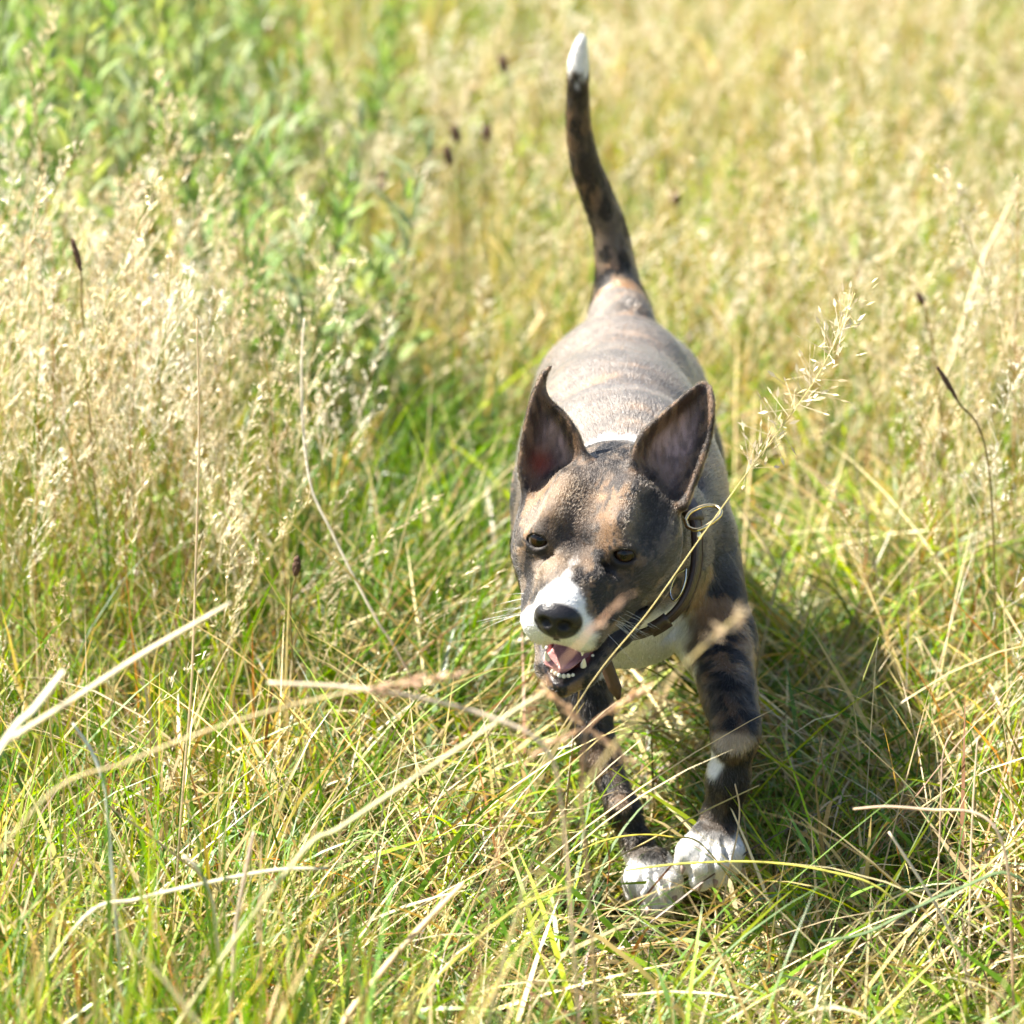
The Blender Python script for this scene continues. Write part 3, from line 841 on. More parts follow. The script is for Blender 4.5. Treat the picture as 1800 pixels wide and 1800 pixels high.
# ================================================================== collar
M_LEATHER = simple('brown_leather', (.040, .022, .014), .42, bump=.35, scale=420, var=.35)
M_EDGE = simple('worn_leather_edge', (.085, .045, .028), .55, bump=.3, scale=500, var=.3)
M_BRASS = simple('brass', (.85, .66, .36), .25, 1., var=.12)
M_STEEL = simple('steel', (.62, .62, .62), .22, 1., var=.08)
collar = tag(empty('dog_collar', P(1090, 980, 3.69)), 'dark brown leather collar with brass ring round the neck of the dog', 'collar')
def build_collar():
    L = [P(*q) for q in ((1214, 900, 3.668), (1224, 950, 3.655), (1219, 1012, 3.640), (1196, 1064, 3.628), (1154, 1100, 3.622), (1105, 1117, 3.622), (1045, 1112, 3.63), (985, 1070, 3.65), (957, 1000, 3.67),
                         (948, 935, 3.69), (968, 885, 3.705), (1012, 855, 3.715), (1090, 842, 3.715), (1168, 856, 3.69))]
    c = np.mean(L, axis=0)
    n = 120
    pts = spline(L[-2:]+L+L[:3], n*2)
    # one clean turn
    k = len(L); t = np.linspace(2, 2+k, n, endpoint=False)/(k+4)*(n*2-1)
    i = t.astype(int); pts = pts[i]
    T = np.roll(pts, -1, 0)-np.roll(pts, 1, 0); T /= np.linalg.norm(T, axis=1)[:, None]
    ax = np.array([-.08, -.93, .10]); ax /= np.linalg.norm(ax)
    N = np.cross(T, ax); N /= np.linalg.norm(N, axis=1)[:, None]
    N *= np.sign((N*(pts-c)).sum(1))[:, None]
    Wd = np.cross(T, N)
    fr = Wd*np.sign(Wd@ax)[:, None]; al = math.radians(30)
    Wd = fr*math.cos(al)-N*math.sin(al); N = N*math.cos(al)+fr*math.sin(al)
    prof = [(-.0066, -.0012), (-.0070, .0006), (-.0062, .0026), (-.0035, .0036), (.0035, .0036), (.0062, .0026), (.0070, .0006), (.0066, -.0012)]
    V = np.concatenate([pts+Wd*a+N*b for a, b in prof]); m = len(prof)
    i, j = np.meshgrid(np.arange(m), np.arange(n), indexing='ij')
    Q = np.stack([i*n+j, i*n+(j+1) % n, ((i+1) % m)*n+(j+1) % n, ((i+1) % m)*n+j], -1).reshape(-1, 4)
    mesh_obj('band', V, Q, M_LEATHER, collar)
    for e in (-.0053, .0053):                                   # raised edge stitching
        q = pts+Wd*e+N*.0033
        V, F = tube(np.concatenate([q, q[:1]]), .00045, 5, cap=False)
        mesh_obj('stitching', V, F, M_EDGE, collar)
    k = 3*n//len(L)+5
    def sleeve(k0, k1, grow, name, mat):
        idx = np.arange(k0, k1) % n
        pr = [(-.0100, -.0020), (-.0104, .001), (-.0096, .0046), (.0096, .0046), (.0104, .001), (.0100, -.0020)]
        V = np.concatenate([pts[idx]+Wd[idx]*a*grow+N[idx]*b for a, b in pr]+[pts[idx]+Wd[idx]*a*grow*.86+N[idx]*(b*.5) for a, b in pr])
        m = len(idx); F = []
        for layer in (0, 6):
            for a in range(5):
                for b in range(m-1):
                    q = [(layer+a)*m+b, (layer+a)*m+b+1, (layer+a+1)*m+b+1, (layer+a+1)*m+b]
                    F.append(q if layer == 0 else q[::-1])
        for a in range(5):
            F.append([a*m, (a+1)*m, (6+a+1)*m, (6+a)*m]); F.append([a*m+m-1, (6+a)*m+m-1, (6+a+1)*m+m-1, (a+1)*m+m-1])
        mesh_obj(name, V, np.array(F), mat, collar)
    # keeper loop near the bottom of the visible side
    d = np.abs(proj(pts)-np.array([1160, 1098])).sum(1); kk = int(np.argmin(d))
    sleeve(kk-3, kk+4, 1.05, 'keeper_loop', M_LEATHER)
    d = np.abs(proj(pts)-np.array([1221, 945])).sum(1); k2 = int(np.argmin(d))
    V, F = ell(pts[k2]+N[k2]*.0030, (.0042, .0042, .0018), np.stack([T[k2], Wd[k2], N[k2]], 1), 16, 8)
    mesh_obj('stud', V, F, M_BRASS, collar)
    d = np.abs(proj(pts)-np.array([1213, 907])).sum(1); k3 = int(np.argmin(d))
    sleeve(k3-4, k3+3, .92, 'ring_tab', M_LEATHER)
    ring = spline([P(*q) for q in ((1204, 914, 3.640), (1214, 900, 3.648), (1240, 889, 3.652), (1261, 891, 3.650), (1267, 903, 3.640), (1252, 918, 3.632), (1228, 931, 3.628), (1210, 927, 3.634), (1204, 914, 3.640))], 50)
    V, F = tube(ring, .0018, 10, cap=False); mesh_obj('ring', V, F, M_BRASS, collar)
    r2 = spline([P(*q) for q in ((1206, 1000, 3.625), (1204, 1022, 3.620), (1196, 1044, 3.617), (1184, 1056, 3.619), (1178, 1040, 3.625), (1188, 1012, 3.627), (1206, 1000, 3.625))], 40)
    V, F = tube(r2, .0009, 8, cap=False); mesh_obj('tag_ring', V, F, M_STEEL, collar)
    st = spline([P(*q) for q in ((1040, 1118, 3.622), (1058, 1150, 3.620), (1074, 1190, 3.622), (1088, 1228, 3.625))], 14)
    side = np.array([.78, -.35, .18])*.0068; th = np.array([.2, .6, .5])*.0016
    wv = np.interp(np.linspace(0, 1, 14), [0, .85, 1], [1, 1, .25])[:, None]
    V = np.concatenate([st-side*wv-th, st+side*wv-th, st+side*wv+th, st-side*wv+th]); m = 14; F = []
    for a in range(4):
        for b in range(m-1): F.append([a*m+b, a*m+b+1, ((a+1) % 4)*m+b+1, ((a+1) % 4)*m+b])
    F += [[0, m, 2*m, 3*m], [m-1, 4*m-1, 3*m-1, 2*m-1]]
    mesh_obj('strap_end', V, np.array(F), M_EDGE, collar, False)
build_collar()

# ================================================================== grass
GREEN = np.array([[.13, .255, .012], [.21, .33, .013], [.075, .175, .012], [.29, .355, .018], [.11, .21, .045]])
STRAW = np.array([[.56, .46, .21], [.48, .37, .13], [.60, .52, .29], [.34, .24, .08], [.54, .42, .23]])
BROWN = np.array([[.24, .115, .05], [.33, .17, .06], [.17, .09, .045]])
def pal(n, wg, ws, wb):
    k = rng.choice(3, n, p=np.array([wg, ws, wb])/(wg+ws+wb))
    c = np.where((k == 0)[:, None], GREEN[rng.integers(0, 5, n)], np.where((k == 1)[:, None], STRAW[rng.integers(0, 5, n)], BROWN[rng.integers(0, 3, n)]))
    return c*np.exp(rng.normal(-.06, .34, (n, 1))), k
def blades(x, y, z0, L, w, az, th0, kap, tw, c0, c1, segs=4, taper=1.):
    n = len(x)
    s = np.linspace(0, 1, segs+1)
    th = th0[:, None]+kap[:, None]*s[None]**1.2
    ds = (L/segs)[:, None]
    r = np.concatenate([np.zeros((n, 1)), np.cumsum(np.sin(th[:, :-1])*ds, 1)], 1)
    z = np.concatenate([np.zeros((n, 1)), np.cumsum(np.cos(th[:, :-1])*ds, 1)], 1)+z0[:, None]
    z = np.maximum(z, -.005+.012*rng.random((n, 1)))
    ca, sa = np.cos(az)[:, None], np.sin(az)[:, None]
    ctr = np.stack([x[:, None]+r*ca, y[:, None]+r*sa, z], -1)
    twk = tw[:, None]*(.4+.6*s[None])
    # nothing stands in the spot the paws have trodden flat
    hit = ((((ctr[..., 0]-.128)/.070)**2+((ctr[..., 1]-3.575)/.125)**2 < 1) & (ctr[..., 2] > .030)).any(1) & (rng.random(n) < .88)
    if hit.any():
        kp = ~hit; n = int(kp.sum())
        ctr, th, twk, ca, sa, w, c0, c1 = ctr[kp], th[kp], twk[kp], ca[kp], sa[kp], w[kp], c0[kp], c1[kp]
    sd = np.stack([-sa*np.cos(twk)+ca*np.cos(th)*np.sin(twk), ca*np.cos(twk)+sa*np.cos(th)*np.sin(twk), -np.sin(th)*np.sin(twk)], -1)
    pr = np.interp(s, [0, .25, .7, 1], [.75, 1, .72, 0.])**taper
    hw = (w[:, None]*.5*pr[None])[..., None]
    A, B = ctr-sd*hw, ctr+sd*hw
    k = segs
    V = np.empty((n, 2*k+1, 3), np.float32)
    V[:, 0:2*k:2] = A[:, :k]; V[:, 1:2*k:2] = B[:, :k]; V[:, 2*k] = ctr[:, k]
    b = (np.arange(n)*(2*k+1))[:, None]
    q = np.array([[2*i, 2*i+1, 2*i+3, 2*i+2] for i in range(k-1)])
    Q = (b[:, None]+q[None]).reshape(-1, 4)
    T = b+np.array([[2*k-2, 2*k-1, 2*k]])
    t = np.concatenate([np.repeat(s[:k], 2), [1]])
    C = c0[:, None]+(c1-c0)[:, None]*t[None, :, None]
    return V.reshape(-1, 3), Q, T, C.reshape(-1, 3)
def stuff(name, parts, mat, label, cat):
    V, Q, T, C = [], [], [], []; o = 0
    for v, q, t, c in parts:
        V.append(v); Q.append(q+o); T.append(t+o); C.append(c); o += len(v)
    return tag(mesh_obj(name, np.concatenate(V), [np.concatenate(Q), np.concatenate(T)], mat, None, True, {'col': np.concatenate(C)}), label, cat, kind='stuff')
def scatter(dens, y0, y1, mar, fn=None):
    """points over the field of view plus a margin, thinned by fn(x,y) in 0..1"""
    hw = lambda y: .1166*y*1.05+mar
    area = (hw(y0)+hw(y1))*(y1-y0)
    n = int(dens*area)
    y = y0+(y1-y0)*rng.random(n*2); keep = rng.random(n*2) < hw(y)/hw(y1); y = y[keep][:n]
    x = (rng.random(len(y))*2-1)*hw(y)
    if fn is not None:
        k = rng.random(len(y)) < fn(x, y); x, y = x[k], y[k]
    return x, y
def nz2(x, y, f, o=0): return fbm(np.stack([x*f, y*f, x*0+o], -1), 2)
def bankL(x, y): return sstep(-.10, -.26, x+.14*(nz2(x, y, 5, 3)-.5)-.03*(y-3.8))
def bankR(x, y): return sstep(.30, .46, x+.16*(nz2(x, y, 4, 8)-.5)+.02*(y-4.2))
def dogclear(x, y):     # the trodden strip the dog runs along
    return np.where((x > -.04) & (x < .26) & (y > 3.3) & (y < 4.6), 1., 0.)
def pawclear(x, y):     # trodden flat under the paws
    return 1-.95*np.clip(1.5*np.exp(-(((x-.125)/.062)**2+((y-3.59)/.105)**2)), 0, 1)
def far(y): return sstep(4.8, 5.6, y)
U = lambda a, b, n: rng.uniform(a, b, n)
def mk(x, y, L, w, th0, kap, col, tip=None, az=None, segs=4, z0=None):
    n = len(x)
    az = U(0, 2*np.pi, n) if az is None else az
    tip = col if tip is None else tip
    return blades(x, y, np.full(n, -.02) if z0 is None else z0, L, w, az, th0, kap, U(-1.4, 1.4, n), col, tip, segs)

def build_sward():
    mat_, up_ = [], []
    # matted thatch, everywhere
    for dens, y0, y1, mar, sc in ((17000, 3.05, 4.75, .08, 1.), (8000, 4.75, 8.6, .1, 1.7)):
        x, y = scatter(dens*1.25, y0, y1, mar, lambda x, y: (.35+.65*sstep(.36, .56, nz2(x, y, 13, 40)))*(.25+.75*pawclear(x, y))); n = len(x)
        cl = nz2(x, y, 7, 21)
        c, k = pal(n, .56, .36, .08)
        dk = rng.random(n) < .24; c[dk] = np.array([.10, .070, .032])*U(.6, 1.4, dk.sum())[:, None]  # random dark litter-brown blades, coloured to deepen the shade within the thatch
        g2 = (cl > .52) & (rng.random(n) < .55); c[g2] = GREEN[rng.integers(0, 5, g2.sum())]*U(.7, 1.2, g2.sum())[:, None]
        st_ = (x > .08) & (y < 3.75) & (rng.random(n) < .45); c[st_] = STRAW[rng.integers(0, 5, st_.sum())]*U(.8, 1.25, st_.sum())[:, None]
        L = U(.05, .19, n)*sc**.5*(.35+.65*pawclear(x, y))
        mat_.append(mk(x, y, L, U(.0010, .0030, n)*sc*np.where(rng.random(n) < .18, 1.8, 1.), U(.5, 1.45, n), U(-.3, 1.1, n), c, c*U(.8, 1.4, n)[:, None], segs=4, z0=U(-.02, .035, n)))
    # upright living grass
    for dens, y0, y1, mar, sc in ((9500, 2.75, 4.8, .06, 1.), (4200, 4.8, 8.6, .1, 1.4)):
        def dn(x, y):
            b = np.maximum(bankL(x, y), bankR(x, y)*.8)
            d = .22+.78*b
            d = np.where((y < 3.46), np.where(x < -.02, 1., .12), d)
            d = d*(1-.75*dogclear(x, y))
            return np.clip(d*pawclear(x, y)*sstep(.25, .55, nz2(x, y, 9, 2)+.12), 0, 1)
        x, y = scatter(dens, y0, y1, mar, dn); n = len(x)
        b = np.maximum(bankL(x, y), bankR(x, y)*.75)
        c, k = pal(n, .74, .19, .07)
        L = U(.09, .20, n)+b*U(.03, .15, n)
        L *= np.where(y < 3.1, .8, 1.)*np.where((x > .1) & (y < 3.6), .6, 1)
        tip = np.where((rng.random(n) < .3)[:, None], STRAW[rng.integers(0, 5, n)], c*U(.9, 1.4, n)[:, None])
        up_.append(mk(x, y, L, U(.0016, .0050, n)*sc, np.abs(rng.normal(0, .28, n)), np.where(rng.random(n) < .3, U(1.2, 2.9, n), U(.0, 1.2, n)), c, tip, segs=6))
    # rank dark green grass on the flank of the drift
    x, y = scatter(9000, 3.9, 4.95, .05, lambda x, y: sstep(-.34, -.20, x)*sstep(.02, -.08, x)*sstep(3.9, 4.1, y)); n = len(x)
    c = GREEN[rng.choice([0, 2, 2, 4, 1], n)]*U(.55, 1.05, n)[:, None]
    up_.append(mk(x, y, U(.14, .30, n), U(.0020, .0052, n), np.abs(rng.normal(0, .35, n)), U(.1, 1.5, n), c, c*U(1., 1.5, n)[:, None], segs=5))
    # long dry blades lying over, combed loosely along one way
    x, y = scatter(2300, 3.0, 5.2, .1, lambda x, y: (.45+.55*np.maximum(bankR(x, y), sstep(.15, .3, x)))*pawclear(x, y)); n = len(x)
    c, k = pal(n, .30, .62, .08)
    mat_.append(mk(x, y, U(.12, .34, n), U(.0012, .0030, n), U(.7, 1.35, n), U(0, .7, n), c, c*U(.9, 1.3, n)[:, None], az=rng.normal(.55, .9, n)+np.pi*(rng.random(n) < .4), segs=6, z0=U(0, .05, n)))
    # tangle of bowed straw closing in beside the dog
    x, y = scatter(3200, 3.35, 4.5, .1, lambda x, y: np.maximum(sstep(-.30, -.20, x)*sstep(.05, -.02, x), .8*sstep(.22, .30, x)*sstep(.75, .5, x))); n = len(x)
    c, k = pal(n, .28, .64, .08)
    mat_.append(mk(x, y, U(.16, .40, n), U(.0011, .0028, n), U(.45, 1.2, n), U(.2, 1.3, n), c, c*U(.9, 1.3, n)[:, None], segs=7, z0=U(0, .05, n)))
    # broad soft blades lying in the mat
    x, y = scatter(2000, 3.1, 5.2, .1, pawclear); n = len(x)
    c, k = pal(n, .62, .34, .04)
    mat_.append(mk(x, y, U(.10, .26, n), U(.0032, .0062, n), U(.5, 1.3, n), U(.1, 1.2, n), c, c*U(.9, 1.3, n)[:, None], segs=6, z0=U(0, .06, n)))
    # tall growth close to the lens
    x, y = scatter(2600, 2.72, 3.14, .10, lambda x, y: np.where(x < .05, 1., .5)); n = len(x)
    zt = 1.6-.459*y
    c, k = pal(n, .62, .30, .08)
    Lm = zt+np.where(x < -.05, U(-.02, .13, n), U(-.03, .055, n))
    up_.append(mk(x, y, np.clip(Lm*1.12, .1, .5), U(.0020, .0052, n), np.abs(rng.normal(0, .22, n)), U(.0, .9, n), c*.9, c*U(.9, 1.5, n)[:, None], segs=6))
    # coarse grass beyond and outside the picture
    x, y = scatter(2300, 2.6, 11., 1.5); k = (np.abs(x) > .1166*y*1.05+.05) | (y > 8.4); x, y = x[k], y[k]; n = len(x)
    c, k = pal(n, .5, .45, .05)
    up_.append(mk(x, y, U(.10, .34, n), U(.003, .008, n), U(0, .6, n), U(0, 1.2, n), c, c*1.15, segs=3))
    n = 64000
    x, y = U(-6, 6, n), U(1.2, 22., n); k = (np.abs(x) > .1166*y*1.05+1.2) | (y > 10.5); x, y = x[k], y[k]; n = len(x)
    c, k = pal(n, .55, .42, .03)
    up_.append(mk(x, y, U(.18, .42, n), U(.008, .018, n), U(0, .6, n), U(.1, 1.3, n), c, c*1.15, segs=3))
    # far dry field
    x, y = scatter(5200, 4.9, 8.6, .15, lambda x, y: .25+.75*sstep(-.25, .15, x-.12*(y-5.5))); n = len(x)
    c, k = pal(n, .68, .30, .02)
    gp = nz2(x, y, 2.2, 31)
    up_.append(mk(x, y, U(.10, .30, n)*(.7+.6*gp), U(.0018, .0046, n), np.abs(rng.normal(0, .4, n)), U(.1, 1.6, n), c, np.where((rng.random(n) < .40+.5*gp)[:, None], STRAW[rng.integers(0, 5, n)]*1.15, c*1.2), segs=4))
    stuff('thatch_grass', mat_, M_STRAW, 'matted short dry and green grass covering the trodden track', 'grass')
    stuff('meadow_grass', up_, M_GRASS, 'upright green meadow grass thick on both sides of the track', 'grass')
build_sward()

# ---- seed-bearing grasses
def panicle_template(r, dense=1.):
    """unit-height stem with an open branched seed head; returns stem (V,Q,T), head (V,Q,T)"""
    lean = r.uniform(.05, .30); az = r.uniform(0, 2*np.pi); s = np.linspace(0, 1, 10)
    cx = np.stack([lean*s**2.2*math.cos(az), lean*s**2.2*math.sin(az), s-.25*lean*s**3], -1)
    at = lambda t: np.array([np.interp(t, s, cx[:, i]) for i in range(3)])
    V, Q = [], []
    n = 0
    w = np.interp(s, [0, 1], [.0023, .0009])
    for k in (0, 1):
        d = np.array([math.cos(k*1.57), math.sin(k*1.57), 0])
        V.append(np.concatenate([cx-d*w[:, None], cx+d*w[:, None]]))
        i = np.arange(9); Q.append(np.stack([i, i+1, i+11, i+10], -1)+n); n += 20
    SV, SQ = np.concatenate(V), np.concatenate(Q)
    V, Q = [], []; n = 0
    nodes = int(8*dense)+2
    for k in range(nodes):
        t = .66+.34*(k/(nodes-1))**.9; b = at(t); rem = 1-(k/(nodes-1))
        for j in range(r.integers(2, 5)):
            a = r.uniform(0, 2*np.pi); el = r.uniform(.35, 1.05); ln = (.018+.085*rem**.8)*r.uniform(.6, 1.15)
            d = np.array([math.cos(a)*math.cos(el), math.sin(a)*math.cos(el), math.sin(el)])
            e = b+d*ln; m_ = b+d*ln*.5+np.array([0, 0, -.002])
            sd = np.cross(d, [0, 0, 1]); sd /= np.linalg.norm(sd)+1e-9
            hw = .0008
            V.append(np.array([b-sd*hw, b+sd*hw, m_+sd*hw, m_-sd*hw, e+sd*hw*.6, e-sd*hw*.6])); Q.append(np.array([[0, 1, 2, 3], [3, 2, 4, 5]])+n); n += 6
            for q in range(int(r.integers(2, 5)*dense)):
                u = r.uniform(.35, 1.05); c = b+d*ln*u+r.normal(0, .0022, 3)
                dd = d*.7+r.normal(0, .45, 3)+np.array([0, 0, .15]); dd /= np.linalg.norm(dd)
                sl_ = r.uniform(.011, .021); sw = r.uniform(.0020, .0034)
                s2 = np.cross(dd, r.normal(size=3)); s2 /= np.linalg.norm(s2)+1e-9
                V.append(np.array([c, c+dd*sl_*.4+s2*sw, c+dd*sl_, c+dd*sl_*.4-s2*sw])); Q.append(np.array([[0, 1, 2, 3]])+n); n += 4
    return (SV, SQ), (np.concatenate(V), np.concatenate(Q)), at
_r = np.random.default_rng(77)
PAN = [panicle_template(_r, d) for d in (1, 1, .8, 1.2, .7, 1, 1.1, .6, .9, 1)]
PANT = [np.concatenate([p[0][0], p[1][0]]) for p in PAN]
def place(V, x, y, H_, a, lx, ly, sx):
    ca, sa = math.cos(a), math.sin(a)
    q = np.stack([(V[:, 0]*ca-V[:, 1]*sa)*sx, (V[:, 0]*sa+V[:, 1]*ca)*sx, V[:, 2]], -1)*H_
    q[:, 0] += x+lx*q[:, 2]+.4*lx*q[:, 2]**2; q[:, 1] += y+ly*q[:, 2]
    q[:, 2] -= .015
    return q
def build_seed_mass():
    out = []
    T0 = np.zeros((0, 3), int)
    def run(x, y, Hs, stem_c, head_c, lean=.12, sx=.75):
        for i in range(len(x)):
            (SV, SQ), (HV, HQ), _ = PAN[rng.integers(len(PAN))]
            a = rng.uniform(0, 6.28); lx, ly = rng.normal(.05, lean), rng.normal(0, lean)
            v = np.concatenate([place(SV, x[i], y[i], Hs[i], a, lx, ly, sx), place(HV, x[i], y[i], Hs[i], a, lx, ly, sx)])
            sc = stem_c[rng.integers(len(stem_c))]; hc = head_c[rng.integers(len(head_c))]*rng.uniform(.85, 1.2)
            out.append((v, np.concatenate([SQ, HQ+len(SV)]), T0, np.concatenate([np.tile(sc, (len(SV), 1)), np.tile(hc, (len(HV), 1))])))
    pale = np.array([[.76, .68, .48], [.72, .62, .40], [.80, .74, .58], [.62, .50, .30]])
    stems = np.array([[.26, .30, .06], [.42, .34, .14], [.16, .24, .04], [.34, .18, .07]])
    # thick drift on the left
    x, y = scatter(800, 4.02, 4.75, .15, lambda x, y: sstep(-.23, -.37, x+.10*(nz2(x, y, 6, 4)-.5)+.05*(y-4.2))); run(x, y, U(.34, .56, len(x))*np.interp(x, [-.6, -.25], [1.16, .90]), stems, pale)
    x, y = scatter(300, 3.75, 4.4, .1, lambda x, y: sstep(-.16, -.28, x)); run(x, y, U(.28, .46, len(x)), stems, pale)
    # looser on the right and in the far field
    x, y = scatter(420, 4.05, 5.2, .15, lambda x, y: bankR(x, y)); run(x, y, U(.26, .48, len(x)), stems, pale, .16)
    x, y = scatter(230, 4.75, 8.4, .2, lambda x, y: .55+.45*sstep(-.1, .3, x)); run(x, y, U(.22, .46, len(x)), stems, pale, .2, 1.)
    x, y = scatter(26, 3.5, 5.0, .1, lambda x, y: 1-dogclear(x, y)); run(x, y, U(.20, .36, len(x)), stems, pale, .3, 1.)
    stuff('seeding_grass', out, M_STRAW, 'pale straw coloured seeding grass in a thick drift beside the track', 'grass')
build_seed_mass()

def seed_grass(tip, Y, label, k=0, lean=(0, 0), group=None, scale=1.):
    """one seed-bearing stem rooted in the ground, its head's top at a pixel of the photograph"""
    (SV, SQ), (HV, HQ), at = PAN[k]
    t = P(*tip, Y)
    top = at(1.)
    Hh = (t[2]+.015)/top[2]
    a = rng.uniform(0, 6.28) if lean == (0, 0) else 0
    sx = .7*scale
    base = place(top[None], 0, 0, Hh, a, lean[0], lean[1], sx)[0]
    x, y = t[0]-base[0], t[1]-base[1]
    o = empty('seed_grass', (x, y, 0))
    m = MB().add(place(SV, x, y, Hh, a, *lean, sx), [SQ], STEMC[k % 4]); m.build('stem', M_STRAW, o)
    m = MB().add(place(HV, x, y, Hh, a, *lean, sx), [HQ], (.70, .60, .40)); m.build('seed_head', M_STRAW, o)['kind'] = 'stuff'
    return tag(o, label, 'grass', group, 'thing')
STEMC = np.array([[.34, .30, .08], [.42, .30, .12], [.22, .24, .05], [.40, .24, .10]])
LG = 'tall seed grasses at the edge of the pale drift'
for i, (px, py, Y) in enumerate(((490, 530, 4.15), (430, 560, 4.1), (525, 350, 4.35), (465, 610, 4.08), (375, 235, 4.5), (280, 145, 4.55), (95, 30, 4.6), (50, 100, 4.5), (420, 420, 4.3), (300, 480, 4.2), (210, 330, 4.4))):
    seed_grass((px, py), Y, 'slender seed grass standing clear of the pale drift of seeding grass', i % 10, (0, 0), LG)
RG = 'loose seed grasses on the far side of the dog'
for i, (px, py, Y) in enumerate(((1655, 300, 4.35), (1790, 330, 4.3), (1745, 520, 4.25), (1590, 600, 4.35), (1700, 720, 4.2), (1780, 610, 4.2), (1560, 740, 4.3), (1440, 640, 4.5))):
    seed_grass((px, py), Y, 'loose airy seed grass in the thin growth opposite the pale drift', (i*3) % 10, (0, 0), RG, 1.25)
for i, (px, py, Y) in enumerate(((830, 990, 3.9), (760, 880, 4.0), (870, 1010, 3.85))):
    seed_grass((px, py), Y, 'low seed grass bowing over the track beside the cheek of the dog', i+2, (.9, -.1), 'low bowing seed grasses beside the dog', 1.2)

# ---- single stalks that stand out
def stalk(pts, r, col, label, name='grass_stalk', flat=.5, tipcol=None, mat=None, root=True, slope=.9, head=None, nseg=None):
    q = np.array([P(*p) for p in pts])
    if root:                                          # run on down into the sward
        d = q[-1]-q[-2]; d /= np.linalg.norm(d)
        e = q[-1].copy(); add = []
        dz = max(.02, -d[2])
        hor = d[:2]/(np.linalg.norm(d[:2])+1e-9)*min(np.linalg.norm(d[:2])/dz, slope)
        for f in (.35, .7, 1.):
            add.append(np.array([e[0]+hor[0]*e[2]*f*(1-.35*f), e[1]+hor[1]*e[2]*f*(1-.35*f), e[2]*(1-f)-.02*f]))
        q = np.concatenate([q, add])
    n = nseg or 6*len(q)
    c = spline(q, n)
    c += np.cumsum(rng.normal(0, .00035, c.shape), 0)*np.linspace(0, 1, n)[:, None]*.6
    rr = np.interp(np.linspace(0, 1, n), [0, .12, 1], [r*.75, r, r*1.15])
    V, F = tube(c, rr, 6, flat)
    t = np.concatenate([np.repeat(np.linspace(0, 1, n), 6), [0, 1]])
    base = np.array(tipcol if tipcol is not None else (.30, .30, .09))
    cc = np.array(col)+(base-np.array(col))*(sstep(.45, 1, t))[:, None]
    nod = np.zeros(len(t))
    for k in (.3, .62): nod = np.maximum(nod, np.exp(-((t-k)/.012)**2))
    cc = cc*(1-.45*nod[:, None])
    m = mat or M_STRAW
    if head is None:
        o = mesh_obj(name, V, F, m, None, True, {'col': cc})
        return tag(o, label, 'grass', kind='thing')
    o = empty(name, c[-1])
    mesh_obj('stem', V, F, m, o, True, {'col': cc})
    mb = MB()
    hc, hl, hr, cnt, spread = head                    # colour, length, spikelet length, count, spread
    L = np.concatenate([[0], np.cumsum(np.linalg.norm(np.diff(c, axis=0), axis=1))])
    for i in range(cnt):
        s_ = rng.random()*hl; p = np.array([np.interp(s_, L, c[:, j]) for j in range(3)])
        d = c[0]-c[3]; d /= np.linalg.norm(d)
        dd = d+rng.normal(0, spread, 3); dd /= np.linalg.norm(dd)
        p2 = p+dd*rng.uniform(0, hl*.18*min(1, spread*2))
        sd = np.cross(dd, rng.normal(size=3)); sd /= np.linalg.norm(sd)
        l = hr*rng.uniform(.7, 1.3)
        tw_ = np.array([.0002, 0, .0002])
        mb.add(np.array([p-tw_, p+tw_, p2+tw_, p2-tw_]), [np.array([[0, 1, 2, 3]])], np.array(hc)*.7)
        mb.add(np.array([p2, p2+dd*l*.4+sd*l*.17, p2+dd*l, p2+dd*l*.4-sd*l*.17]), [np.array([[0, 1, 2, 3]])], np.array(hc)*rng.uniform(.75, 1.25))
    mb.build('seed_head', m, o)['kind'] = 'stuff'
    return tag(o, label, 'grass', kind='thing')
PS = (.70, .60, .42); TN = (.58, .42, .22); RD = (.46, .25, .13); GR = (.16, .26, .04); YG = (.30, .32, .05)
stalk([(535, 560, 4.08), (530, 640, 4.07), (533, 760, 4.05), (548, 860, 4.02), (580, 930, 4.0), (620, 1010, 3.98), (665, 1095, 3.96), (700, 1150, 3.95)], .0026, (.80, .74, .60), 'bleached kinked stalk with cut tip between the pale drift and the dog', tipcol=(.30, .14, .07))
stalk([(405, 1060, 3.1), (250, 1150, 3.06), (120, 1235, 3.02), (0, 1312, 2.98), (-110, 1385, 2.94)], .0031, (.74, .66, .46), 'thick pale stalk leaning far over the green blades with a broken end', flat=.45)
stalk([(112, 1178, 3.0), (60, 1245, 2.98), (-10, 1330, 2.96)], .0036, (.70, .68, .50), 'short stiff pale blade crossing behind the thick leaning stalk', flat=.3)
stalk([(346, 560, 3.50), (350, 760, 3.48), (344, 1000, 3.45), (336, 1200, 3.42), (318, 1420, 3.40)], .0019, (.68, .56, .36), 'tall straight dry stem rising against the pale drift of seed grass')
stalk([(470, 1200, 3.0), (620, 1209, 3.0), (760, 1232, 3.0), (880, 1268, 3.0), (950, 1310, 3.0), (985, 1400, 3.0)], .0026, (.74, .64, .48), 'blunt pinkish straw reaching level towards the chin of the dog', tipcol=(.56, .44, .26), flat=.5, slope=.1)
stalk([(800, 1188, 3.0), (690, 1203, 3.0), (560, 1228, 2.99), (400, 1272, 2.98), (220, 1340, 2.96), (60, 1420, 2.94)], .0017, (.62, .52, .28), 'long bowed tan stalk with a rusty seed head lying over the blades', head=((.62, .42, .28), .07, .008, 70, .35), tipcol=(.40, .38, .12))
stalk([(960, 1215, 3.05), (900, 1252, 3.05), (750, 1352, 3.04), (600, 1452, 3.03), (520, 1508, 3.02)], .0026, (.66, .62, .38), 'long straight yellowish stalk slanting up to the fore leg of the dog', tipcol=(.42, .44, .14))
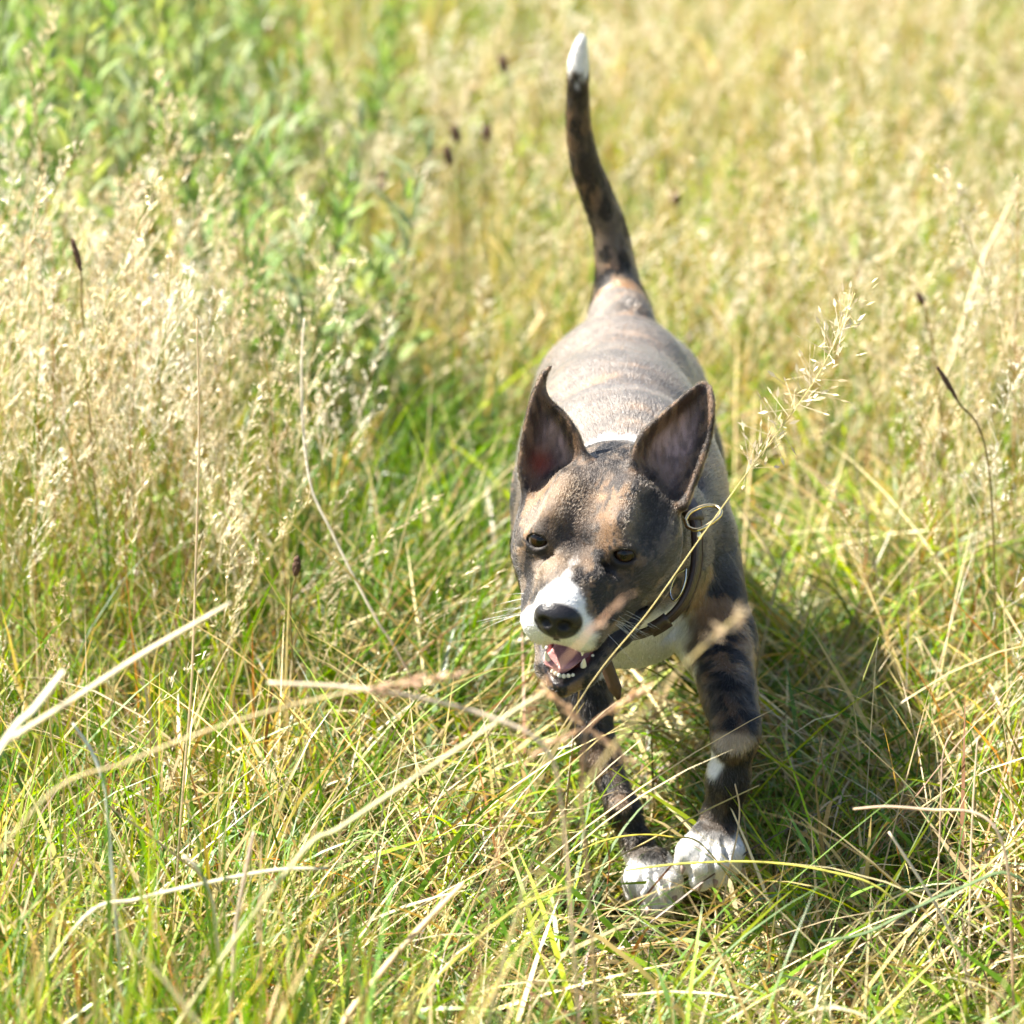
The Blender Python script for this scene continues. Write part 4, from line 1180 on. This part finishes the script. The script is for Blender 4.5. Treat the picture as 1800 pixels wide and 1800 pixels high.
stalk([(575, 1526, 3.24), (480, 1530, 3.23), (360, 1553, 3.22), (240, 1582, 3.21), (150, 1612, 3.2)], .0032, (.64, .60, .42), 'pale green flattened stalk lying nearly level with a ragged tip', tipcol=(.20, .30, .10), flat=.35)
stalk([(815, 1552, 3.2), (760, 1608, 3.19), (700, 1672, 3.17), (640, 1745, 3.15), (600, 1800, 3.13)], .0038, (.68, .54, .32), 'stout straw with a split brown tip slanting out of the near turf', flat=.5)
stalk([(446, 1462, 3.18), (432, 1530, 3.17), (414, 1630, 3.16), (408, 1720, 3.15)], .0034, (.66, .54, .44), 'stubby upright pinkish stub with a blunt end', flat=.5, tipcol=(.46, .26, .12))
stalk([(322, 1505, 3.2), (350, 1530, 3.2), (372, 1580, 3.2), (380, 1640, 3.2)], .0036, (.78, .70, .58), 'curled bleached blade tip hooked over among green blades', flat=.35)
stalk([(128, 1272, 3.25), (160, 1320, 3.25), (182, 1380, 3.24), (188, 1450, 3.23)], .0030, (.66, .68, .62), 'silvery curved blade drooping among the near green grass', flat=.35)
stalk([(1503, 515, 3.62), (1468, 600, 3.60), (1430, 672, 3.58), (1380, 742, 3.56), (1300, 850, 3.53), (1225, 955, 3.50), (1140, 1075, 3.46), (1060, 1172, 3.43), (1000, 1262, 3.41), (950, 1350, 3.39)], .0005, (.66, .58, .26), 'thin straight seed stem crossing in front of the collar ring', head=((.70, .60, .40), .19, .009, 150, 1.1), tipcol=(.56, .42, .26), flat=1)
stalk([(1308, 1075, 2.72), (1262, 1112, 2.72), (1195, 1178, 2.71), (1120, 1262, 2.70), (1050, 1350, 2.69), (1000, 1440, 2.68)], .0012, (.62, .52, .24), 'rusty tipped grass stem leaning across the shoulder of the dog', head=((.72, .58, .40), .04, .008, 20, .4), tipcol=YG)
stalk([(1098, 1048, 2.72), (1062, 1085, 2.72), (1010, 1140, 2.71), (955, 1205, 2.71), (925, 1270, 2.70), (905, 1360, 2.69)], .0009, (.64, .42, .26), 'blurred rosy seed stem passing in front of the open mouth', head=((.72, .54, .40), .04, .007, 16, .35), tipcol=TN)
for i, (ex, ey) in enumerate(((1105, 1337), (1130, 1215), (960, 1215), (935, 1330))):
    stalk([(ex, ey, 3.05), ((ex+1030)/2, (ey+1285)/2-8, 3.05), (1030, 1290, 3.05), (1022, 1400, 3.045), (1030, 1500, 3.04)], .0007, (.66, .46, .28), 'fine rosy seed stem fanning out before the planted fore leg', head=((.68, .48, .30), .04, .008, 34, .3), flat=1)['group'] = 'rosy stems fanning before the fore leg'
stalk([(1500, 1422, 3.30), (1560, 1418, 3.30), (1640, 1424, 3.30), (1710, 1428, 3.29), (1752, 1462, 3.28), (1772, 1540, 3.27), (1776, 1640, 3.26)], .0017, (.70, .56, .40), 'hooked tan stalk arching over beside the dark hollow', tipcol=(.5, .32, .2))
stalk([(1562, 1462, 3.36), (1610, 1535, 3.35), (1655, 1610, 3.34), (1690, 1690, 3.33)], .0020, (.74, .66, .50), 'straight bleached straw leaning behind the hooked tan stalk')
stalk([(1718, 1298, 3.42), (1712, 1390, 3.41), (1708, 1470, 3.40), (1706, 1540, 3.39)], .0016, (.74, .62, .46), 'upright pinkish stub beside the dark hollow', tipcol=TN)
stalk([(1675, 1285, 3.45), (1662, 1310, 3.45), (1655, 1345, 3.45), (1652, 1420, 3.44)], .0014, (.62, .48, .36), 'short bent stub leaning towards the dark hollow')
stalk([(1395, 40, 5.6), (1402, 120, 5.6), (1415, 210, 5.58), (1432, 300, 5.55)], .0040, (.74, .64, .42), 'bleached straight stem standing in the far dry field')
stalk([(1795, 318, 4.75), (1770, 370, 4.75), (1730, 450, 4.73), (1702, 530, 4.7)], .0038, (.76, .66, .44), 'thick bleached stem leaning at the far edge of the loose seed grass', flat=.5)
stalk([(1545, 1120, 3.75), (1510, 1215, 3.74), (1470, 1340, 3.73), (1440, 1440, 3.72)], .0012, (.40, .42, .14), 'thin straight green stem behind the raised fore leg', tipcol=YG)
stalk([(1555, 1290, 3.8), (1480, 1318, 3.79), (1400, 1345, 3.78), (1330, 1362, 3.77)], .0011, (.56, .48, .30), 'thin dry stem lying level behind the raised fore leg')
stalk([(1010, 1500, 3.48), (1060, 1478, 3.48), (1120, 1468, 3.48), (1180, 1472, 3.48), (1240, 1490, 3.48)], .0016, (.50, .42, .06), 'yellow blade arching in front of the planted paw', flat=.3, root=True)
stalk([(1100, 1530, 3.42), (1200, 1518, 3.42), (1330, 1515, 3.42), (1450, 1530, 3.41), (1560, 1570, 3.40)], .0022, (.52, .50, .10), 'long yellow green blade arching low in front of both paws', flat=.3)
stalk([(1292, 1378, 3.50), (1300, 1420, 3.50), (1296, 1470, 3.495), (1284, 1525, 3.49)], .0008, (.66, .54, .36), 'hair thin dry stem curving up before the raised fore leg', flat=1)
stalk([(1335, 1380, 3.5), (1230, 1430, 3.49), (1120, 1488, 3.48), (1020, 1540, 3.47), (900, 1600, 3.46)], .0011, (.50, .42, .18), 'thin slanting stem between the two fore legs', tipcol=YG)
stalk([(1066, 1480, 3.66), (1072, 1515, 3.66), (1068, 1560, 3.66)], .0024, (.42, .18, .07), 'small curled russet leaf beside the planted paw', flat=.25)
stalk([(1440, 1655, 3.33), (1520, 1640, 3.33), (1600, 1600, 3.33), (1690, 1560, 3.33), (1790, 1540, 3.33)], .0034, (.16, .24, .10), 'broad grey green blade lying across the near turf', flat=.25, mat=M_GRASS, tipcol=(.14, .22, .07))
stalk([(690, 1790, 3.15), (770, 1715, 3.15), (850, 1640, 3.16), (930, 1585, 3.17), (1010, 1555, 3.18)][::-1], .0020, (.48, .44, .08), 'yellow blade bowing over the near turf before the paws', flat=.3, tipcol=YG)
# near green blades, out of focus
for i, (tx, ty, bx, by, Y, w) in enumerate(((370, 1195, 395, 1420, 3.22, .0030), (200, 1240, 185, 1480, 3.2, .0030), (540, 1180, 548, 1420, 3.25, .0026), (690, 1260, 640, 1480, 3.3, .0024), (515, 1452, 520, 1600, 3.25, .0026), (565, 1368, 548, 1530, 3.24, .0028),
                                             (160, 1250, 190, 1520, 3.15, .0034), (330, 1290, 352, 1500, 3.2, .0036), (740, 1480, 690, 1650, 3.18, .0026), (60, 1400, 80, 1640, 3.1, .0034), (250, 1460, 240, 1700, 3.1, .0036), (620, 1610, 655, 1760, 3.12, .0034), (30, 1530, 40, 1800, 3.08, .0036))):
    mx_ = (tx+bx)/2+random.Random(i).uniform(-18, 18)
    stalk([(tx, ty, Y), (mx_, (ty+by)/2, Y), (bx, by, Y)], w, (.20, .36, .035), 'broad bright green blade standing in the near turf', 'tall_grass', .22, (.12, .24, .03), M_GRASS)['group'] = 'bright green near blades'

# ---- plantain with dark seed heads
M_SEED = simple('dark_seed', (.12, .062, .035), .8, bump=.6, scale=900, var=.5)
def plantain(top, bot, root, Y, r, label, group=None):
    q = [P(*top, Y), P(*bot, Y), P(*root, Y)]
    g = q[-1].copy(); g[2] = -.02; g[0] += .02
    c = spline(q+[g], 24)
    o = empty('plantain', g)
    V, F = tube(c[4:], np.full(20, .0011), 6)
    mesh_obj('stem', V, F, M_STRAW, o, True, {'col': np.tile([.30, .24, .09], (len(V), 1))})
    mb = MB(); d = q[1]-q[0]; ln = np.linalg.norm(d); d /= ln
    V, F = tube(np.array([q[0]+d*ln*t for t in np.linspace(0, 1, 8)]), r*np.array([.25, .6, .75, .8, .8, .75, .6, .3]), 7); mb.add(V, F)
    a_ = np.cross(d, [1, 0, 0]); a_ /= np.linalg.norm(a_); b_ = np.cross(d, a_)
    for i in range(70):
        t = rng.random(); an = i*2.4; p = q[0]+d*ln*t+(a_*math.cos(an)+b_*math.sin(an))*r*.7*math.sin(math.pi*(.1+.8*t))
        V, F = ell(p, (r*.36, r*.36, r*.55), nu=5, nv=4); mb.add(V, F)
    mb.build('seed_head', M_SEED, o)
    return tag(o, label, 'plantain', group)
plantain((1648, 645), (1682, 702), (1740, 840), 4.02, .0028, 'plantain with a long brown beaded seed head above the loose seed grass')
plantain((127, 420), (142, 475), (150, 640), 4.12, .0034, 'plantain with a slim brown seed head in the pale drift')
plantain((522, 980), (520, 1010), (512, 1120), 3.86, .0044, 'short plantain with a stubby black seed head beside the kinked stalk')
plantain((1612, 515), (1624, 535), (1650, 700), 4.45, .0034, 'small plantain with a round dark head behind the loose seed grass')
for (a, b, c, Y) in (((880, 100), (888, 125), (905, 240), 5.35), ((796, 222), (806, 248), (812, 380), 5.2), ((855, 220), (856, 245), (850, 380), 5.2), ((783, 258), (792, 288), (795, 420), 5.15), ((1186, 338), (1190, 358), (1195, 480), 5.2), ((672, 305), (670, 335), (650, 420), 5.1)):
    plantain(a, b, c, Y, .0060, 'dark headed plantain standing beyond the dog beside the leafy weeds', 'dark headed plantains beyond the dog')

# ---- leafy weeds
def leaf_mesh():
    n = 6; s = np.linspace(0, 1, n); w = np.array([.03, .065, .085, .075, .045, .0])
    mid = np.stack([s, 0*s, .10*np.sin(s*2.6)-.10*s*s], -1)
    V = np.concatenate([mid, mid+np.stack([0*s, w, w*.35], -1), mid+np.stack([0*s, -w, w*.35], -1)])
    i = np.arange(n-1)
    Q = np.concatenate([np.stack([i, i+1, n+i+1, n+i], -1), np.stack([i, 2*n+i, 2*n+i+1, i+1], -1)])
    return V, Q
LV, LQ = leaf_mesh()
LEAFM = []
for k, c in enumerate(((.17, .29, .07), (.26, .38, .10), (.29, .36, .19), (.36, .42, .13))):
    o = mesh_obj('leaf', LV, LQ, M_LEAF, None, True, {'col': np.tile(c, (len(LV), 1))})
    LEAFM.append(o.data); bpy.data.objects.remove(o)
WCLASS = ('dark green', 'fresh green', 'grey green', 'yellow green')
def weed(x, y, h, nl, label, group):
    kc = int(rng.integers(4)); label = WCLASS[kc]+' '+label
    o = empty('leafy_weed', (x, y, 0))
    lean = rng.normal(0, .10, 2)
    top = np.array([x+lean[0]*h, y+lean[1]*h, h])
    c = spline([(x, y, -.02), (x+rng.normal(0, .01), y, h*.4), ((x+top[0])/2+rng.normal(0, .012), (y+top[1])/2, h*.72), top], 14)
    V, F = tube(c, np.linspace(.0030, .0010, 14), 6)
    mesh_obj('stem', V, F, M_LEAF, o, True, {'col': np.tile([.13, .17, .05], (len(V), 1))})
    for i in range(nl):
        t = .22+.78*(i+rng.random()*.6)/nl
        p = np.array([np.interp(t*13, np.arange(14), c[:, j]) for j in range(3)])
        an = i*2.4+rng.normal(0, .35); el = rng.uniform(.15, .95)+.35*t
        lf = bpy.data.objects.new('leaf', LEAFM[kc if rng.random() < .8 else rng.integers(4)])
        COL.objects.link(lf); lf.parent = o
        lf.location = tuple(p-np.array([x, y, 0])); lf.rotation_euler = (rng.normal(0, .3), -el, an)
        s_ = (.078-.040*t)*rng.uniform(.75, 1.25)
        lf.scale = (s_, s_*rng.uniform(.8, 1.25), s_)
    return tag(o, label, 'weed', group)
WG = 'leafy green weeds behind the pale drift'
nw = 0
while nw < 74:
    px = rng.uniform(-20, 740); Y = rng.uniform(4.85, 6.6)
    if px > 540 and rng.random() < .5: continue
    x = (px-900)/FP*Y*1.05
    lim = np.interp(px, [0, 200, 500, 740], [.66, .64, .54, .36])
    weed(x, Y, lim*rng.uniform(.70, 1.05), int(rng.integers(24, 32)), 'leafy weed with narrow pointed leaves behind the pale drift', WG); nw += 1
for (px, py, Y) in ((25, 20, 4.7), (-30, 60, 4.7), (640, 260, 4.95), (600, 330, 4.9), (560, 300, 4.85), (470, 250, 4.9), (520, 380, 4.75), (430, 330, 4.85), (660, 350, 4.85), (590, 220, 5.0)):
    t = P(px, py, Y); weed(t[0], Y, t[2], 26, 'leafy weed with narrow pointed leaves behind the pale drift', WG)
